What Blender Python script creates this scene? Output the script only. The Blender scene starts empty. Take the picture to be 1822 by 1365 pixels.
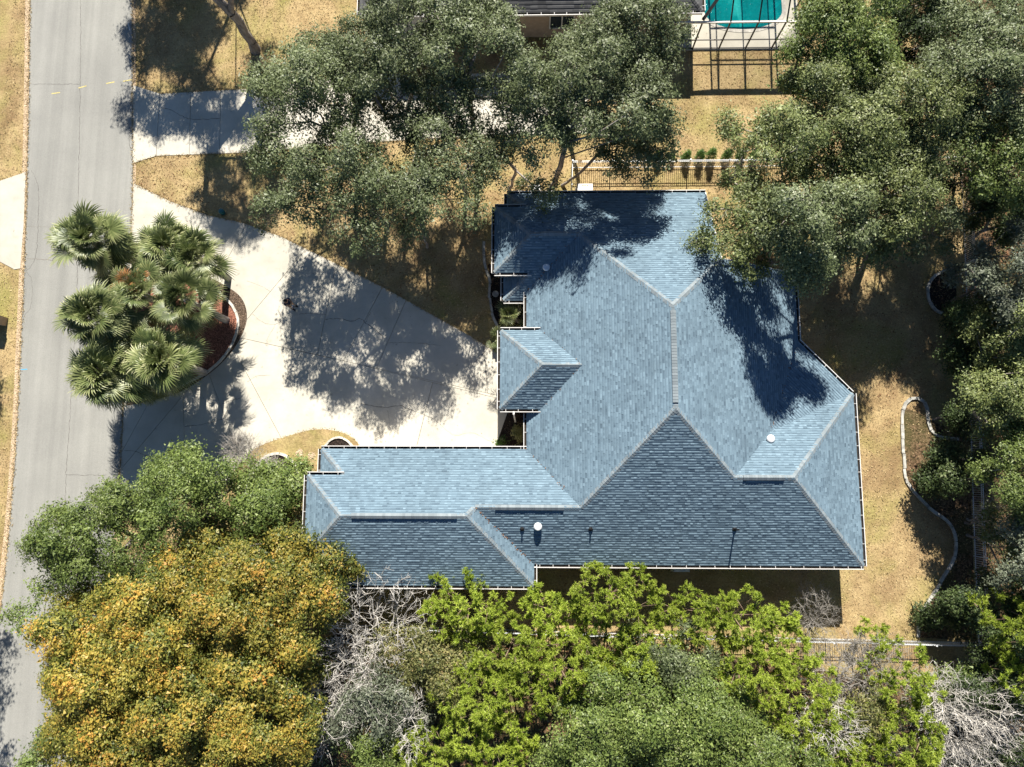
import bpy, math, random
import numpy as np
from mathutils import Matrix, Vector

# ------------------------------------------------------------------ camera
F, CAMH = 1264.0, 40.0            # focal length in photo pixels, flying height in metres
NADX, NADY = 939.0, 850.0         # photo pixel straight below the camera
_b = math.atan((NADX-911)/F); _g = math.hypot(NADX-911, F); _a = math.atan((NADY-682.5)/_g)
_Ry = np.array([[math.cos(_b),0,math.sin(_b)],[0,1,0],[-math.sin(_b),0,math.cos(_b)]])
_Rx = np.array([[1,0,0],[0,math.cos(_a),-math.sin(_a)],[0,math.sin(_a),math.cos(_a)]])
ROT = _Rx @ _Ry
scene = bpy.context.scene
col = scene.collection
cam_d = bpy.data.cameras.new('camera'); cam = bpy.data.objects.new('camera', cam_d); col.objects.link(cam)
cam_d.sensor_fit = 'HORIZONTAL'; cam_d.sensor_width = 36.0; cam_d.lens = 36.0*F/1822.0
cam_d.clip_start = 0.5; cam_d.clip_end = 1000.0
_m = Matrix([list(r)+[0] for r in ROT.tolist()]+[[0,0,0,1]]); _m.translation = (0,0,CAMH)
cam.matrix_world = _m
scene.camera = cam

# ------------------------------------------------------------------ sky, sun, exposure
SUN_EL, SUN_AZ = 41.5, 1.5        # sun stands due +Y (top of the photo); shadows fall to -Y
world = bpy.data.worlds.new('World'); scene.world = world; world.use_nodes = True
wn = world.node_tree.nodes; wl = world.node_tree.links
sky = wn.new('ShaderNodeTexSky'); sky.sky_type = 'NISHITA'; sky.sun_disc = False
sky.sun_elevation = math.radians(SUN_EL); sky.sun_rotation = math.radians(SUN_AZ)
sky.air_density = 1.0; sky.dust_density = 0.15; sky.ozone_density = 5.0
bg = wn['Background']; bg.inputs['Strength'].default_value = 0.039
wl.new(sky.outputs[0], bg.inputs['Color'])
sun_d = bpy.data.lights.new('sun', 'SUN'); sun_d.energy = 4.6; sun_d.angle = math.radians(0.53); sun_d.color = (1.0, 0.95, 0.86)
sun = bpy.data.objects.new('sun', sun_d); col.objects.link(sun)
sun.rotation_euler = Vector((math.sin(math.radians(SUN_AZ))*math.cos(math.radians(SUN_EL)), math.cos(math.radians(SUN_AZ))*math.cos(math.radians(SUN_EL)), math.sin(math.radians(SUN_EL)))).to_track_quat('Z','Y').to_euler()
sun.location = (0, 60, 60)
vs = scene.view_settings; vs.view_transform = 'Standard'; vs.look = 'None'; vs.gamma = 1.0; vs.exposure = 1.42
scene.cycles.use_denoising = True
scene.cycles.max_bounces = 6; scene.cycles.transparent_max_bounces = 12

# ------------------------------------------------------------------ helpers
def G(px, py, z=0.0):
    """world point at height z seen at a photo pixel"""
    r = ROT @ np.array([(px-911)/F, -(py-682.5)/F, -1.0]); t = (z-CAMH)/r[2]
    return np.array([r[0]*t, r[1]*t, z])
def GL(pts, z=0.0): return [tuple(G(x, y, z)) for x, y in pts]
def tag(o, label=None, cat=None, group=None, kind=None):
    if label: o['label'] = label
    if cat: o['category'] = cat
    if group: o['group'] = group
    if kind: o['kind'] = kind
    return o
def empty(name, loc, label=None, cat=None, group=None):
    o = bpy.data.objects.new(name, None); col.objects.link(o); o.location = loc; o.empty_display_size = 0.2
    return tag(o, label, cat, group)
def link(name, me, m, parent=None):
    o = bpy.data.objects.new(name, me); col.objects.link(o)
    if m is not None and not me.materials: me.materials.append(m)
    if parent is not None:
        o.parent = parent
        o.matrix_parent_inverse = Matrix.Translation(-Vector(parent_loc(parent)))
    return o
def parent_loc(p):
    v = Vector(p.location)
    while p.parent is not None: break
    return v if p.parent is None else Vector((0,0,0))
class MB:
    """collects polygons"""
    def __init__(s): s.v = []; s.f = []; s.t = []
    def poly(s, pts, t=0.5):
        i = len(s.v); s.v += [tuple(map(float, p)) for p in pts]; s.f.append(tuple(range(i, i+len(pts)))); s.t += [t]*len(pts)
    def prism(s, pts, z0, z1, t=0.5, bottom=False):
        """plan polygon (CCW) extruded from z0 to z1"""
        n = len(pts)
        s.poly([(p[0], p[1], z1) for p in pts], t)
        for i in range(n):
            a, b = pts[i], pts[(i+1) % n]
            s.poly([(a[0],a[1],z0),(b[0],b[1],z0),(b[0],b[1],z1),(a[0],a[1],z1)], t)
        if bottom: s.poly([(p[0], p[1], z0) for p in reversed(pts)], t)
    def box(s, c, d, rz=0.0, t=0.5):
        ca, sa = math.cos(rz), math.sin(rz)
        q = [(c[0]+x*ca-y*sa, c[1]+x*sa+y*ca) for x, y in ((-d[0]/2,-d[1]/2),(d[0]/2,-d[1]/2),(d[0]/2,d[1]/2),(-d[0]/2,d[1]/2))]
        s.prism(q, c[2]-d[2]/2, c[2]+d[2]/2, t, True)
    def bar(s, a, b, w, h=None, t=0.5):
        h = h or w; a = Vector(a); b = Vector(b); d = (b-a).normalized()
        up = Vector((0,0,1)) if abs(d.z) < 0.95 else Vector((0,1,0))
        x = d.cross(up).normalized()*w/2; y = x.cross(d).normalized()*h/2
        A = [a-x-y, a+x-y, a+x+y, a-x+y]; B = [p+(b-a) for p in A]
        for i in range(4): j = (i+1) % 4; s.poly([A[i],A[j],B[j],B[i]], t)
        s.poly(A[::-1], t); s.poly(B, t)
    def tube(s, path, radii, n=8, t=0.5, cap=True):
        rings = []
        for k, p in enumerate(path):
            p = Vector(p); d = (Vector(path[min(k+1, len(path)-1)])-Vector(path[max(k-1, 0)])).normalized()
            up = Vector((0,0,1)) if abs(d.z) < 0.9 else Vector((1,0,0))
            x = d.cross(up).normalized(); y = x.cross(d).normalized()
            i = len(s.v)
            for q in range(n):
                an = 2*math.pi*q/n; v = p+(x*math.cos(an)+y*math.sin(an))*radii[k]; s.v.append(tuple(v)); s.t.append(t)
            rings.append(i)
        for k in range(len(rings)-1):
            for q in range(n):
                r = (q+1) % n; s.f.append((rings[k]+q, rings[k]+r, rings[k+1]+r, rings[k+1]+q))
        if cap: s.f.append(tuple(rings[-1]+q for q in range(n))); s.f.append(tuple(rings[0]+n-1-q for q in range(n)))
    def lathe(s, c, prof, n=20, t=0.5):
        """prof: (radius, z) from bottom to top"""
        rings = []
        for r, z in prof:
            i = len(s.v)
            for q in range(n):
                an = 2*math.pi*q/n; s.v.append((c[0]+r*math.cos(an), c[1]+r*math.sin(an), c[2]+z)); s.t.append(t)
            rings.append(i)
        for k in range(len(rings)-1):
            for q in range(n):
                r = (q+1) % n; s.f.append((rings[k]+q, rings[k]+r, rings[k+1]+r, rings[k+1]+q))
        s.f.append(tuple(rings[-1]+q for q in range(n)))
    def build(s, name, m, parent=None, smooth=False, attr=False):
        me = bpy.data.meshes.new(name); me.from_pydata(s.v, [], s.f); me.update()
        if attr:
            a = me.attributes.new('tint', 'FLOAT', 'POINT'); a.data.foreach_set('value', np.array(s.t, dtype=np.float32))
        if smooth:
            me.polygons.foreach_set('use_smooth', [True]*len(me.polygons))
        return link(name, me, m, parent)
def np_mesh(name, V, Tn, k, tint, m, parent):
    """V (n,3); faces are consecutive runs listed in Tn (m,k)"""
    me = bpy.data.meshes.new(name)
    V = np.ascontiguousarray(V, dtype=np.float32); Tn = np.ascontiguousarray(Tn, dtype=np.int32)
    me.vertices.add(len(V)); me.vertices.foreach_set('co', V.ravel())
    me.loops.add(Tn.size); me.loops.foreach_set('vertex_index', Tn.ravel())
    me.polygons.add(len(Tn)); me.polygons.foreach_set('loop_start', np.arange(0, Tn.size, k, dtype=np.int32))
    me.polygons.foreach_set('loop_total', np.full(len(Tn), k, dtype=np.int32))
    me.update(calc_edges=True)
    if tint is not None:
        a = me.attributes.new('tint', 'FLOAT', 'POINT'); a.data.foreach_set('value', np.ascontiguousarray(tint, dtype=np.float32))
    return link(name, me, m, parent)
def pip(P, poly):
    x, y = P[:,0], P[:,1]; ins = np.zeros(len(P), bool); n = len(poly)
    for i in range(n):
        x0, y0 = poly[i][0], poly[i][1]; x1, y1 = poly[(i+1)%n][0], poly[(i+1)%n][1]
        if y0 == y1: continue
        c = ((y0 > y) != (y1 > y)) & (x < (x1-x0)*(y-y0)/(y1-y0)+x0); ins ^= c
    return ins
def area(p): return 0.5*sum(p[i][0]*p[(i+1)%len(p)][1]-p[(i+1)%len(p)][0]*p[i][1] for i in range(len(p)))
def ccw(p): return list(p) if area(p) > 0 else list(reversed(p))
def spline(pts, n=6):
    out = []; P = [np.array(p, float) for p in pts]; P = [2*P[0]-P[1]]+P+[2*P[-1]-P[-2]]
    for i in range(1, len(P)-2):
        for k in range(n):
            t = k/n; a, b, c, d = P[i-1:i+3]
            out.append(0.5*((2*b)+(-a+c)*t+(2*a-5*b+4*c-d)*t*t+(-a+3*b-3*c+d)*t**3))
    out.append(P[-2]); return [tuple(p) for p in out]

# ------------------------------------------------------------------ materials
class NT:
    def __init__(s, name):
        s.m = bpy.data.materials.new(name); s.m.use_nodes = True; s.t = s.m.node_tree; s.b = s.t.nodes['Principled BSDF']; s.o = s.t.nodes['Material Output']
    def n(s, ty, **kw):
        x = s.t.nodes.new(ty)
        for k, v in kw.items():
            if k in x.inputs: x.inputs[k].default_value = v
            else: setattr(x, k, v)
        return x
    def l(s, a, b): s.t.links.new(a, b)
    def ramp(s, fac, stops):
        r = s.n('ShaderNodeValToRGB'); e = r.color_ramp.elements
        while len(e) < len(stops): e.new(0.5)
        for q, (p, c) in zip(e, stops): q.position = p; q.color = (*c, 1)
        s.l(fac, r.inputs[0]); return r.outputs[0]
    def coord(s, scale=(1,1,1)):
        tc = s.n('ShaderNodeTexCoord'); mp = s.n('ShaderNodeMapping'); mp.inputs['Scale'].default_value = scale
        s.l(tc.outputs['Object'], mp.inputs[0]); return mp.outputs[0]
    def noise(s, vec, scale, detail=4, rough=0.55, dist=0.0):
        x = s.n('ShaderNodeTexNoise'); x.inputs['Scale'].default_value = scale; x.inputs['Detail'].default_value = detail
        x.inputs['Roughness'].default_value = rough; x.inputs['Distortion'].default_value = dist; s.l(vec, x.inputs['Vector']); return x.outputs[0]
    def mix(s, fac, a, b, mode='MIX'):
        x = s.n('ShaderNodeMix', data_type='RGBA', blend_type=mode)
        for sock, v in ((x.inputs[0], fac), (x.inputs[6], a), (x.inputs[7], b)):
            if isinstance(v, (int, float)): sock.default_value = v
            elif isinstance(v, tuple): sock.default_value = (*v, 1)
            else: s.l(v, sock)
        return x.outputs[2]
    def bump(s, h, strength, dist):
        x = s.n('ShaderNodeBump'); x.inputs['Strength'].default_value = strength; x.inputs['Distance'].default_value = dist
        s.l(h, x.inputs['Height']); s.l(x.outputs[0], s.b.inputs['Normal'])
    def done(s, color, rough=0.85, spec=0.3):
        if isinstance(color, tuple): s.b.inputs['Base Color'].default_value = (*color, 1)
        else: s.l(color, s.b.inputs['Base Color'])
        s.b.inputs['Roughness'].default_value = rough; s.b.inputs['Specular IOR Level'].default_value = spec
        return s.m
def plain(name, c, rough=0.6, spec=0.4, metal=0.0, var=0.12, scale=6.0):
    k = NT(name); v = k.noise(k.coord(), scale, 3)
    f = k.mix(1.0, tuple(c), k.ramp(v, [(0.3, (1-var,)*3), (0.7, (1+var*0.3,)*3)]), 'MULTIPLY')
    k.b.inputs['Metallic'].default_value = metal
    return k.done(f, rough, spec)
def mat_ground():
    k = NT('dormant_lawn'); c = k.coord()
    big = k.noise(c, 0.16, 4, 0.6); mid = k.noise(c, 0.9, 5, 0.65); fine = k.noise(c, 9.0, 6, 0.75); grain = k.noise(c, 34.0, 3, 0.8)
    base = k.ramp(mid, [(0.25, (0.27, 0.185, 0.095)), (0.5, (0.40, 0.295, 0.155)), (0.75, (0.49, 0.375, 0.205))])
    green = k.mix(k.ramp(k.noise(c, 0.35, 5, 0.6, 0.4), [(0.46, (0,0,0)), (0.68, (0.8,0.8,0.8))]), base, (0.25, 0.235, 0.075))
    brown = k.mix(k.ramp(k.noise(c, 0.27, 4, 0.6, 0.9), [(0.47, (0,0,0)), (0.70, (0.7,0.7,0.7))]), green, (0.20, 0.125, 0.07))
    g2 = k.mix(0.75, brown, k.ramp(fine, [(0.3, (0.40,0.38,0.35)), (0.5, (0.95,0.95,0.95)), (0.68, (1.3,1.3,1.25))]), 'MULTIPLY')
    g3 = k.mix(0.6, g2, k.ramp(grain, [(0.35, (0.5,0.48,0.44)), (0.6, (1.15,1.15,1.1))]), 'MULTIPLY')
    k.bump(k.mix(0.4, fine, grain), 0.9, 0.06)
    return k.done(g3, 0.95, 0.1)
def mat_litter():
    k = NT('leaf_litter'); c = k.coord()
    vo = k.n('ShaderNodeTexVoronoi'); vo.inputs['Scale'].default_value = 11.0; k.l(c, vo.inputs['Vector'])
    b = k.ramp(vo.outputs['Color'], [(0.2, (0.03, 0.02, 0.012)), (0.5, (0.09, 0.056, 0.032)), (0.8, (0.18, 0.115, 0.07))])
    f = k.mix(k.ramp(k.noise(c, 0.5, 5), [(0.42, (0,0,0)), (0.62, (0.7,0.7,0.7))]), b, (0.08, 0.075, 0.03))
    k.bump(k.noise(c, 16.0, 5, 0.7), 0.9, 0.05)
    return k.done(f, 0.95, 0.1)
def mat_mulch(name, c0, c1, scale=26.0):
    k = NT(name); c = k.coord()
    vo = k.n('ShaderNodeTexVoronoi'); vo.inputs['Scale'].default_value = scale; k.l(c, vo.inputs['Vector'])
    b = k.ramp(vo.outputs['Color'], [(0.15, c0), (0.85, c1)]); k.bump(vo.outputs['Distance'], 1.0, 0.04)
    return k.done(b, 0.95, 0.15)
def mat_concrete(name='concrete', c=(0.50, 0.472, 0.405)):
    k = NT(name); co = k.coord(); oi = k.n('ShaderNodeObjectInfo')
    b = k.mix(1.0, c, k.ramp(k.noise(co, 0.45, 6, 0.65), [(0.3, (0.80,0.80,0.78)), (0.62, (1.04,1.04,1.04))]), 'MULTIPLY')
    b = k.mix(1.0, b, k.ramp(oi.outputs['Random'], [(0, (0.93,0.93,0.93)), (1, (1.03,1.02,1.0))]), 'MULTIPLY')
    b = k.mix(k.ramp(k.noise(co, 1.3, 6, 0.7, 0.6), [(0.56, (0,0,0)), (0.78, (0.34,0.34,0.34))]), b, (0.27, 0.235, 0.18))
    b = k.mix(k.ramp(k.noise(k.coord((0.22,1.6,1)), 0.8, 5, 0.6, 0.3), [(0.55, (0,0,0)), (0.8, (0.30,0.30,0.30))]), b, (0.30, 0.275, 0.235))
    b = k.mix(k.ramp(k.noise(co, 3.1, 2, 0.4), [(0.71, (0,0,0)), (0.76, (0.4,0.4,0.4))]), b, (0.17, 0.155, 0.13))
    b = k.mix(0.5, b, k.ramp(k.noise(co, 45.0, 3, 0.8), [(0.3, (0.82,0.82,0.82)), (0.7, (1.06,1.06,1.06))]), 'MULTIPLY')
    k.bump(k.noise(co, 60.0, 3), 0.25, 0.01)
    return k.done(b, 0.85, 0.25)
def mat_asphalt():
    k = NT('worn_asphalt'); co = k.coord(); st = k.coord((1.6, 0.03, 1))
    b = k.ramp(k.noise(st, 1.0, 4, 0.6), [(0.3, (0.215,0.212,0.195)), (0.7, (0.275,0.27,0.248))])
    b = k.mix(1.0, b, k.ramp(k.noise(co, 0.25, 5, 0.6), [(0.3, (0.88,0.88,0.88)), (0.7, (1.08,1.08,1.07))]), 'MULTIPLY')
    b = k.mix(0.8, b, k.ramp(k.noise(co, 22.0, 4, 0.85), [(0.3, (0.72,0.72,0.72)), (0.52, (1.0,1.0,1.0)), (0.72, (1.2,1.2,1.18))]), 'MULTIPLY')
    b = k.mix(k.ramp(k.noise(co, 2.2, 3, 0.5), [(0.72, (0,0,0)), (0.78, (0.3,0.3,0.3))]), b, (0.33, 0.31, 0.29))
    k.bump(k.noise(co, 50.0, 3, 0.8), 0.6, 0.015)
    return k.done(b, 0.9, 0.2)
def mat_leaf(name, stops, trans=0.2, rough=0.5, spec=0.35):
    k = NT(name); at = k.n('ShaderNodeAttribute', attribute_name='tint'); oi = k.n('ShaderNodeObjectInfo')
    c = k.ramp(at.outputs['Fac'], stops)
    hs = k.n('ShaderNodeHueSaturation'); k.l(c, hs.inputs['Color'])
    mr = k.n('ShaderNodeMapRange'); mr.inputs[3].default_value = 0.85; mr.inputs[4].default_value = 1.15
    k.l(oi.outputs['Random'], mr.inputs[0]); k.l(mr.outputs[0], hs.inputs['Value'])
    k.done(hs.outputs[0], rough, spec)
    tr = k.n('ShaderNodeBsdfTranslucent'); k.l(hs.outputs[0], tr.inputs['Color'])
    mx = k.n('ShaderNodeMixShader'); mx.inputs[0].default_value = trans
    k.l(k.b.outputs[0], mx.inputs[1]); k.l(tr.outputs[0], mx.inputs[2]); k.l(mx.outputs[0], k.o.inputs['Surface'])
    return k.m
def mat_bark(name, c0, c1):
    k = NT(name); co = k.coord((1,1,0.35))
    b = k.ramp(k.noise(co, 7.0, 5, 0.7), [(0.3, c0), (0.7, c1)]); k.bump(k.noise(co, 18.0, 4), 0.6, 0.03)
    return k.done(b, 0.9, 0.2)
def mat_shingle(name, dark, mid, light):
    k = NT(name); at = k.n('ShaderNodeAttribute', attribute_name='tint'); co = k.coord()
    b = k.ramp(at.outputs['Fac'], [(0.0, dark), (0.5, mid), (1.0, light)])
    b = k.mix(1.0, b, k.ramp(k.noise(co, 0.5, 4, 0.6), [(0.3, (0.88,0.88,0.88)), (0.7, (1.05,1.05,1.05))]), 'MULTIPLY')
    b = k.mix(k.ramp(k.noise(k.coord((1.0,0.35,1.0)), 0.9, 5, 0.65, 0.5), [(0.56, (0,0,0)), (0.74, (0.35,0.35,0.35))]), b, tuple(0.55*x for x in dark))
    b = k.mix(0.7, b, k.ramp(k.noise(co, 60.0, 3, 0.8), [(0.3, (0.75,0.75,0.75)), (0.7, (1.15,1.15,1.15))]), 'MULTIPLY')
    k.bump(k.noise(co, 90.0, 2), 0.4, 0.006)
    return k.done(b, 0.9, 0.25)
M = dict(
    lawn=mat_ground(), litter=mat_litter(), concrete=mat_concrete(), asphalt=mat_asphalt(),
    oldconcrete=mat_concrete('weathered_concrete', (0.46,0.43,0.37)),
    redmulch=mat_mulch('red_mulch', (0.09,0.035,0.025), (0.40,0.18,0.12)), darkmulch=mat_mulch('dark_mulch', (0.010,0.008,0.007), (0.05,0.035,0.028)),
    gravel=mat_mulch('brown_gravel', (0.03,0.022,0.016), (0.17,0.12,0.085), 20.0),
    kerb=plain('pale_edging', (0.52,0.49,0.43), 0.85, 0.2, 0, 0.35, 5), mossy=plain('weathered_edging', (0.42,0.41,0.37), 0.9, 0.2, 0, 0.5, 4),
    roof=mat_shingle('blue_grey_shingle', (0.074,0.112,0.146), (0.130,0.190,0.236), (0.184,0.262,0.318)),
    cap=mat_shingle('ridge_cap_shingle', (0.15,0.175,0.19), (0.18,0.21,0.225), (0.215,0.245,0.26)),
    darkroof=mat_shingle('charcoal_shingle', (0.045,0.045,0.047), (0.08,0.08,0.082), (0.125,0.125,0.125)),
    white=plain('white_paint', (0.62,0.60,0.57), 0.5, 0.4, 0, 0.12), trough=plain('gutter_debris', (0.035,0.028,0.022), 0.95, 0.1, 0, 0.5, 12),
    stucco=plain('beige_stucco', (0.52,0.43,0.32), 0.9, 0.2), brickwall=plain('tan_wall', (0.40,0.31,0.23), 0.9, 0.2, 0, 0.2, 4),
    glass=plain('window_glass', (0.03,0.04,0.05), 0.08, 0.6, 0, 0.05), doorwood=plain('door_wood', (0.14,0.06,0.03), 0.5, 0.4, 0, 0.2),
    black=plain('black_rubber', (0.012,0.012,0.013), 0.6, 0.3), shadeframe=plain('shade_dark_aluminium', (0.035,0.03,0.027), 0.45, 0.5, 0.3),  # cage frame metal: shade on the posts' south sides put into its colour
    alum=plain('pale_aluminium', (0.62,0.64,0.66), 0.45, 0.5, 0.2, 0.15, 3), galv=plain('galvanised_steel', (0.66,0.66,0.66), 0.4, 0.5, 0.3),
    crack=plain('crack_fill', (0.07,0.062,0.055), 0.95, 0.1), faint=plain('faint_joint_dirt', (0.19,0.17,0.145), 0.95, 0.1),
    yellow=plain('yellow_marking', (0.55,0.46,0.17), 0.8, 0.2, 0, 0.45, 14), bluemark=plain('blue_marking', (0.08,0.38,0.6), 0.8, 0.2, 0, 0.3, 9), sand=mat_mulch('sandy_verge', (0.33,0.24,0.15), (0.52,0.40,0.27), 18.0),
    bark=mat_bark('oak_bark', (0.12,0.10,0.085), (0.33,0.30,0.27)), palebark=mat_bark('pale_bark', (0.42,0.39,0.35), (0.70,0.66,0.60)), greybark=mat_bark('grey_twig_bark', (0.20,0.18,0.16), (0.44,0.41,0.37)),
    pinebark=mat_bark('pine_bark', (0.10,0.06,0.04), (0.26,0.19,0.14)),
    oak=mat_leaf('oak_leaf', [(0, (0.050,0.069,0.027)), (0.45, (0.118,0.146,0.058)), (0.85, (0.185,0.215,0.103)), (1, (0.314,0.325,0.235))]),
    eastoak=mat_leaf('olive_oak_leaf', [(0, (0.050,0.072,0.022)), (0.5, (0.138,0.165,0.051)), (0.85, (0.220,0.248,0.088)), (1, (0.330,0.341,0.187))]),
    greenoak=mat_leaf('green_oak_leaf', [(0, (0.052,0.083,0.018)), (0.5, (0.132,0.178,0.039)), (0.9, (0.213,0.259,0.075)), (1, (0.310,0.333,0.161))]),
    darkleaf=mat_leaf('glossy_dark_leaf', [(0, (0.018,0.030,0.010)), (0.5, (0.050,0.078,0.022)), (0.85, (0.10,0.135,0.045)), (1, (0.17,0.19,0.09))], 0.2, 0.55, 0.3),
    wispy=mat_leaf('silver_green_leaf', [(0, (0.06,0.075,0.045)), (0.5, (0.13,0.15,0.095)), (1, (0.25,0.26,0.20))]),
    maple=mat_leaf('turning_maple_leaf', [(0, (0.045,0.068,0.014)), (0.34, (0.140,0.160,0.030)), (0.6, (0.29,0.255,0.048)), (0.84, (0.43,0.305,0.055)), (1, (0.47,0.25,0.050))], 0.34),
    pine=mat_leaf('pine_needle', [(0, (0.081,0.127,0.017)), (0.4, (0.230,0.310,0.034)), (0.8, (0.391,0.471,0.063)), (1, (0.506,0.552,0.127))], 0.4),
    scrub=mat_leaf('yellow_green_leaf', [(0, (0.07,0.085,0.025)), (0.5, (0.18,0.18,0.06)), (0.8, (0.28,0.25,0.10)), (1, (0.34,0.24,0.12))], 0.3),
    shrub=mat_leaf('bright_shrub_leaf', [(0, (0.03,0.07,0.012)), (0.6, (0.08,0.16,0.025)), (1, (0.15,0.24,0.05))], 0.3),
    palm=mat_leaf('palm_leaf', [(0, (0.050,0.078,0.024)), (0.4, (0.135,0.165,0.055)), (0.7, (0.28,0.30,0.125)), (1, (0.52,0.50,0.30))], 0.25, 0.45, 0.4),
    deadpalm=mat_leaf('dead_palm_leaf', [(0, (0.16,0.06,0.02)), (0.6, (0.36,0.16,0.055)), (1, (0.48,0.27,0.12))], 0.25),
    blade=mat_leaf('straw_blade', [(0, (0.20,0.14,0.07)), (0.5, (0.45,0.345,0.185)), (0.85, (0.60,0.48,0.27)), (1, (0.32,0.30,0.11))], 0.2, 0.8, 0.1),
    fallen=mat_leaf('fallen_leaf', [(0, (0.10,0.045,0.02)), (0.6, (0.24,0.12,0.06)), (1, (0.36,0.22,0.13))], 0.15, 0.8, 0.15),
)
def mat_water():
    k = NT('pool_water'); co = k.coord()
    c = k.ramp(k.noise(k.coord((1.0,0.35,1)), 0.75, 4, 0.6, 0.4), [(0.35, (0.0,0.10,0.11)), (0.55, (0.0,0.18,0.185)), (0.7, (0.02,0.32,0.30))]); k.bump(k.noise(co, 4.5, 4), 0.5, 0.06)
    return k.done(c, 0.06, 0.5)
M['water'] = mat_water()
def mat_screen():
    k = NT('insect_screen'); tr = k.n('ShaderNodeBsdfTransparent'); d = k.n('ShaderNodeBsdfDiffuse'); d.inputs['Color'].default_value = (0.02,0.02,0.02,1)
    mx = k.n('ShaderNodeMixShader'); mx.inputs[0].default_value = 0.17
    k.l(tr.outputs[0], mx.inputs[1]); k.l(d.outputs[0], mx.inputs[2]); k.l(mx.outputs[0], k.o.inputs['Surface']); return k.m
M['screen'] = mat_screen()

# ------------------------------------------------------------------ ground, road, driveways
rng = np.random.default_rng(11)
def sheet(name, pts, z, m, kind='structure', parent=None, thick=0.0):
    mb = MB(); p = ccw(pts)
    if thick: mb.prism(p, z-thick, z)
    else: mb.poly([(q[0], q[1], z) for q in p])
    o = mb.build(name, m, parent)
    if kind: o['kind'] = kind
    return o
def rough_edge(pts, amp, seed, step=0.5):
    """polygon with a frayed outline"""
    r = np.random.default_rng(seed); out = []
    for i in range(len(pts)):
        a = np.array(pts[i][:2]); b = np.array(pts[(i+1)%len(pts)][:2]); n = max(1, int(np.linalg.norm(b-a)/step))
        for k in range(n): out.append(tuple(a+(b-a)*k/n+r.normal(0, amp, 2)))
    return out
sheet('ground', [(-200,-200),(200,-200),(200,200),(-200,200)], 0.0, M['lawn'])
east_wood = rough_edge([tuple(G(*p)[:2]) for p in ((1560,-200),(2300,-200),(2300,1700),(1765,1700),(1770,1180),(1745,1145),(1728,900),(1722,600),(1712,300),(1640,120))], 0.18, 1)
south_wood = rough_edge([tuple(G(*p)[:2]) for p in ((560,1128),(900,1140),(1200,1150),(1450,1185),(1600,1215),(1768,1180),(1768,1700),(-300,1700),(-300,1560),(150,1500),(230,1180),(420,1120))], 0.2, 2)
sheet('forest_floor', east_wood, 0.004, M['litter']); sheet('forest_floor', south_wood, 0.0065, M['litter'])
road_l = [(54,-260),(54,0),(48,340),(38,600),(28,800),(10,1010),(-8,1150),(-60,1500)]
road_r = [(237,-260),(236,0),(237,300),(233,430),(222,660),(214,840),(200,1000),(182,1180),(140,1500)]
road_poly = GL(spline(road_l, 4))+GL(spline(road_r, 4))[::-1]
sheet('road', road_poly, 0.012, M['asphalt'], thick=0.012)
verge = GL(spline([(x-9, y) for x, y in road_l], 4))+GL(spline(road_l, 4))[::-1]
sheet('sand_verge', verge, 0.008, M['sand'])
_v2 = GL(spline([(x+5, y) for x, y in road_r], 4))+GL(spline(road_r, 4))[::-1]
sheet('sand_verge', _v2, 0.008, M['sand'])

def clip_half(poly, a, b, keep):
    """Sutherland-Hodgman against the line a-b; keep the left side if keep=1"""
    n = np.array([-(b[1]-a[1]), b[0]-a[0]]); out = []
    if keep < 0: n = -n
    d = [float((np.array(p[:2])-a) @ n) for p in poly]
    for i in range(len(poly)):
        j = (i+1) % len(poly); p, q = np.array(poly[i][:2]), np.array(poly[j][:2])
        if d[i] >= 0: out.append(tuple(p))
        if (d[i] >= 0) != (d[j] >= 0): out.append(tuple(p+(q-p)*d[i]/(d[i]-d[j])))
    return out
def inset(poly, w):
    out = []; n = len(poly)
    P = [np.array(p[:2]) for p in poly]
    for i in range(n):
        a, b, c = P[i-1], P[i], P[(i+1)%n]; d1 = b-a; d2 = c-b
        l1, l2 = np.linalg.norm(d1), np.linalg.norm(d2)
        if l1 < 1e-4 or l2 < 1e-4: continue
        n1 = np.array([-d1[1], d1[0]])/l1; n2 = np.array([-d2[1], d2[0]])/l2; m = n1+n2; k = m @ m
        out.append(tuple(b+m*w*2/max(k, 0.6)))
    return out
def slabs(name, outline, joints, z, m, gap=0.011):
    """concrete poured in slabs: one child mesh per slab, open joints between"""
    base = sheet(name, inset(ccw(outline), 0.02), z-0.03, M['crack'])
    pieces = [ccw([p[:2] for p in outline])]
    for j in joints:
        a, b = np.array(j[0][:2]), np.array(j[1][:2]); S = np.array([a+(b-a)*t for t in np.linspace(0.1, 0.9, 9)])
        nx = []
        for pc in pieces:
            if pip(S, pc).sum() >= 5:
                l, r = clip_half(pc, a, b, 1), clip_half(pc, a, b, -1)
                nx += [q for q in (l, r) if len(q) > 2 and abs(area(q)) > 0.05]
            else: nx.append(pc)
        pieces = nx
    for pc in pieces:
        mb = MB(); q = inset(ccw(pc), gap)
        if len(q) < 3: continue
        mb.prism(q, z-0.08, z); mb.build('concrete_slab', m, base)
    return base
def J(*p): return [tuple(G(*q)) for q in p]
drive_out = GL([(238,326),(300,357),(370,383),(435,397),(500,421),(570,455),(640,490),(700,521),(760,555),(830,594),(878,623),(925,662),(925,735),(905,742),(885,800),(885,830),(575,830),(440,858),(330,872),(213,875),(222,700),(230,500)])
drive_j = [J((440,397),(388,492)), J((547,441),(436,573)), J((440,604),(690,660)), J((669,656),(915,716)), J((599,466),(537,768)), J((724,531),(618,775)), J((797,573),(740,800)),
           J((682,509),(657,556)), J((421,630),(502,782)), J((376,676),(416,786)), J((326,690),(330,850)), J((860,612),(868,705))]
driveway = slabs('driveway', drive_out, drive_j, 0.03, M['concrete'])
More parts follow.
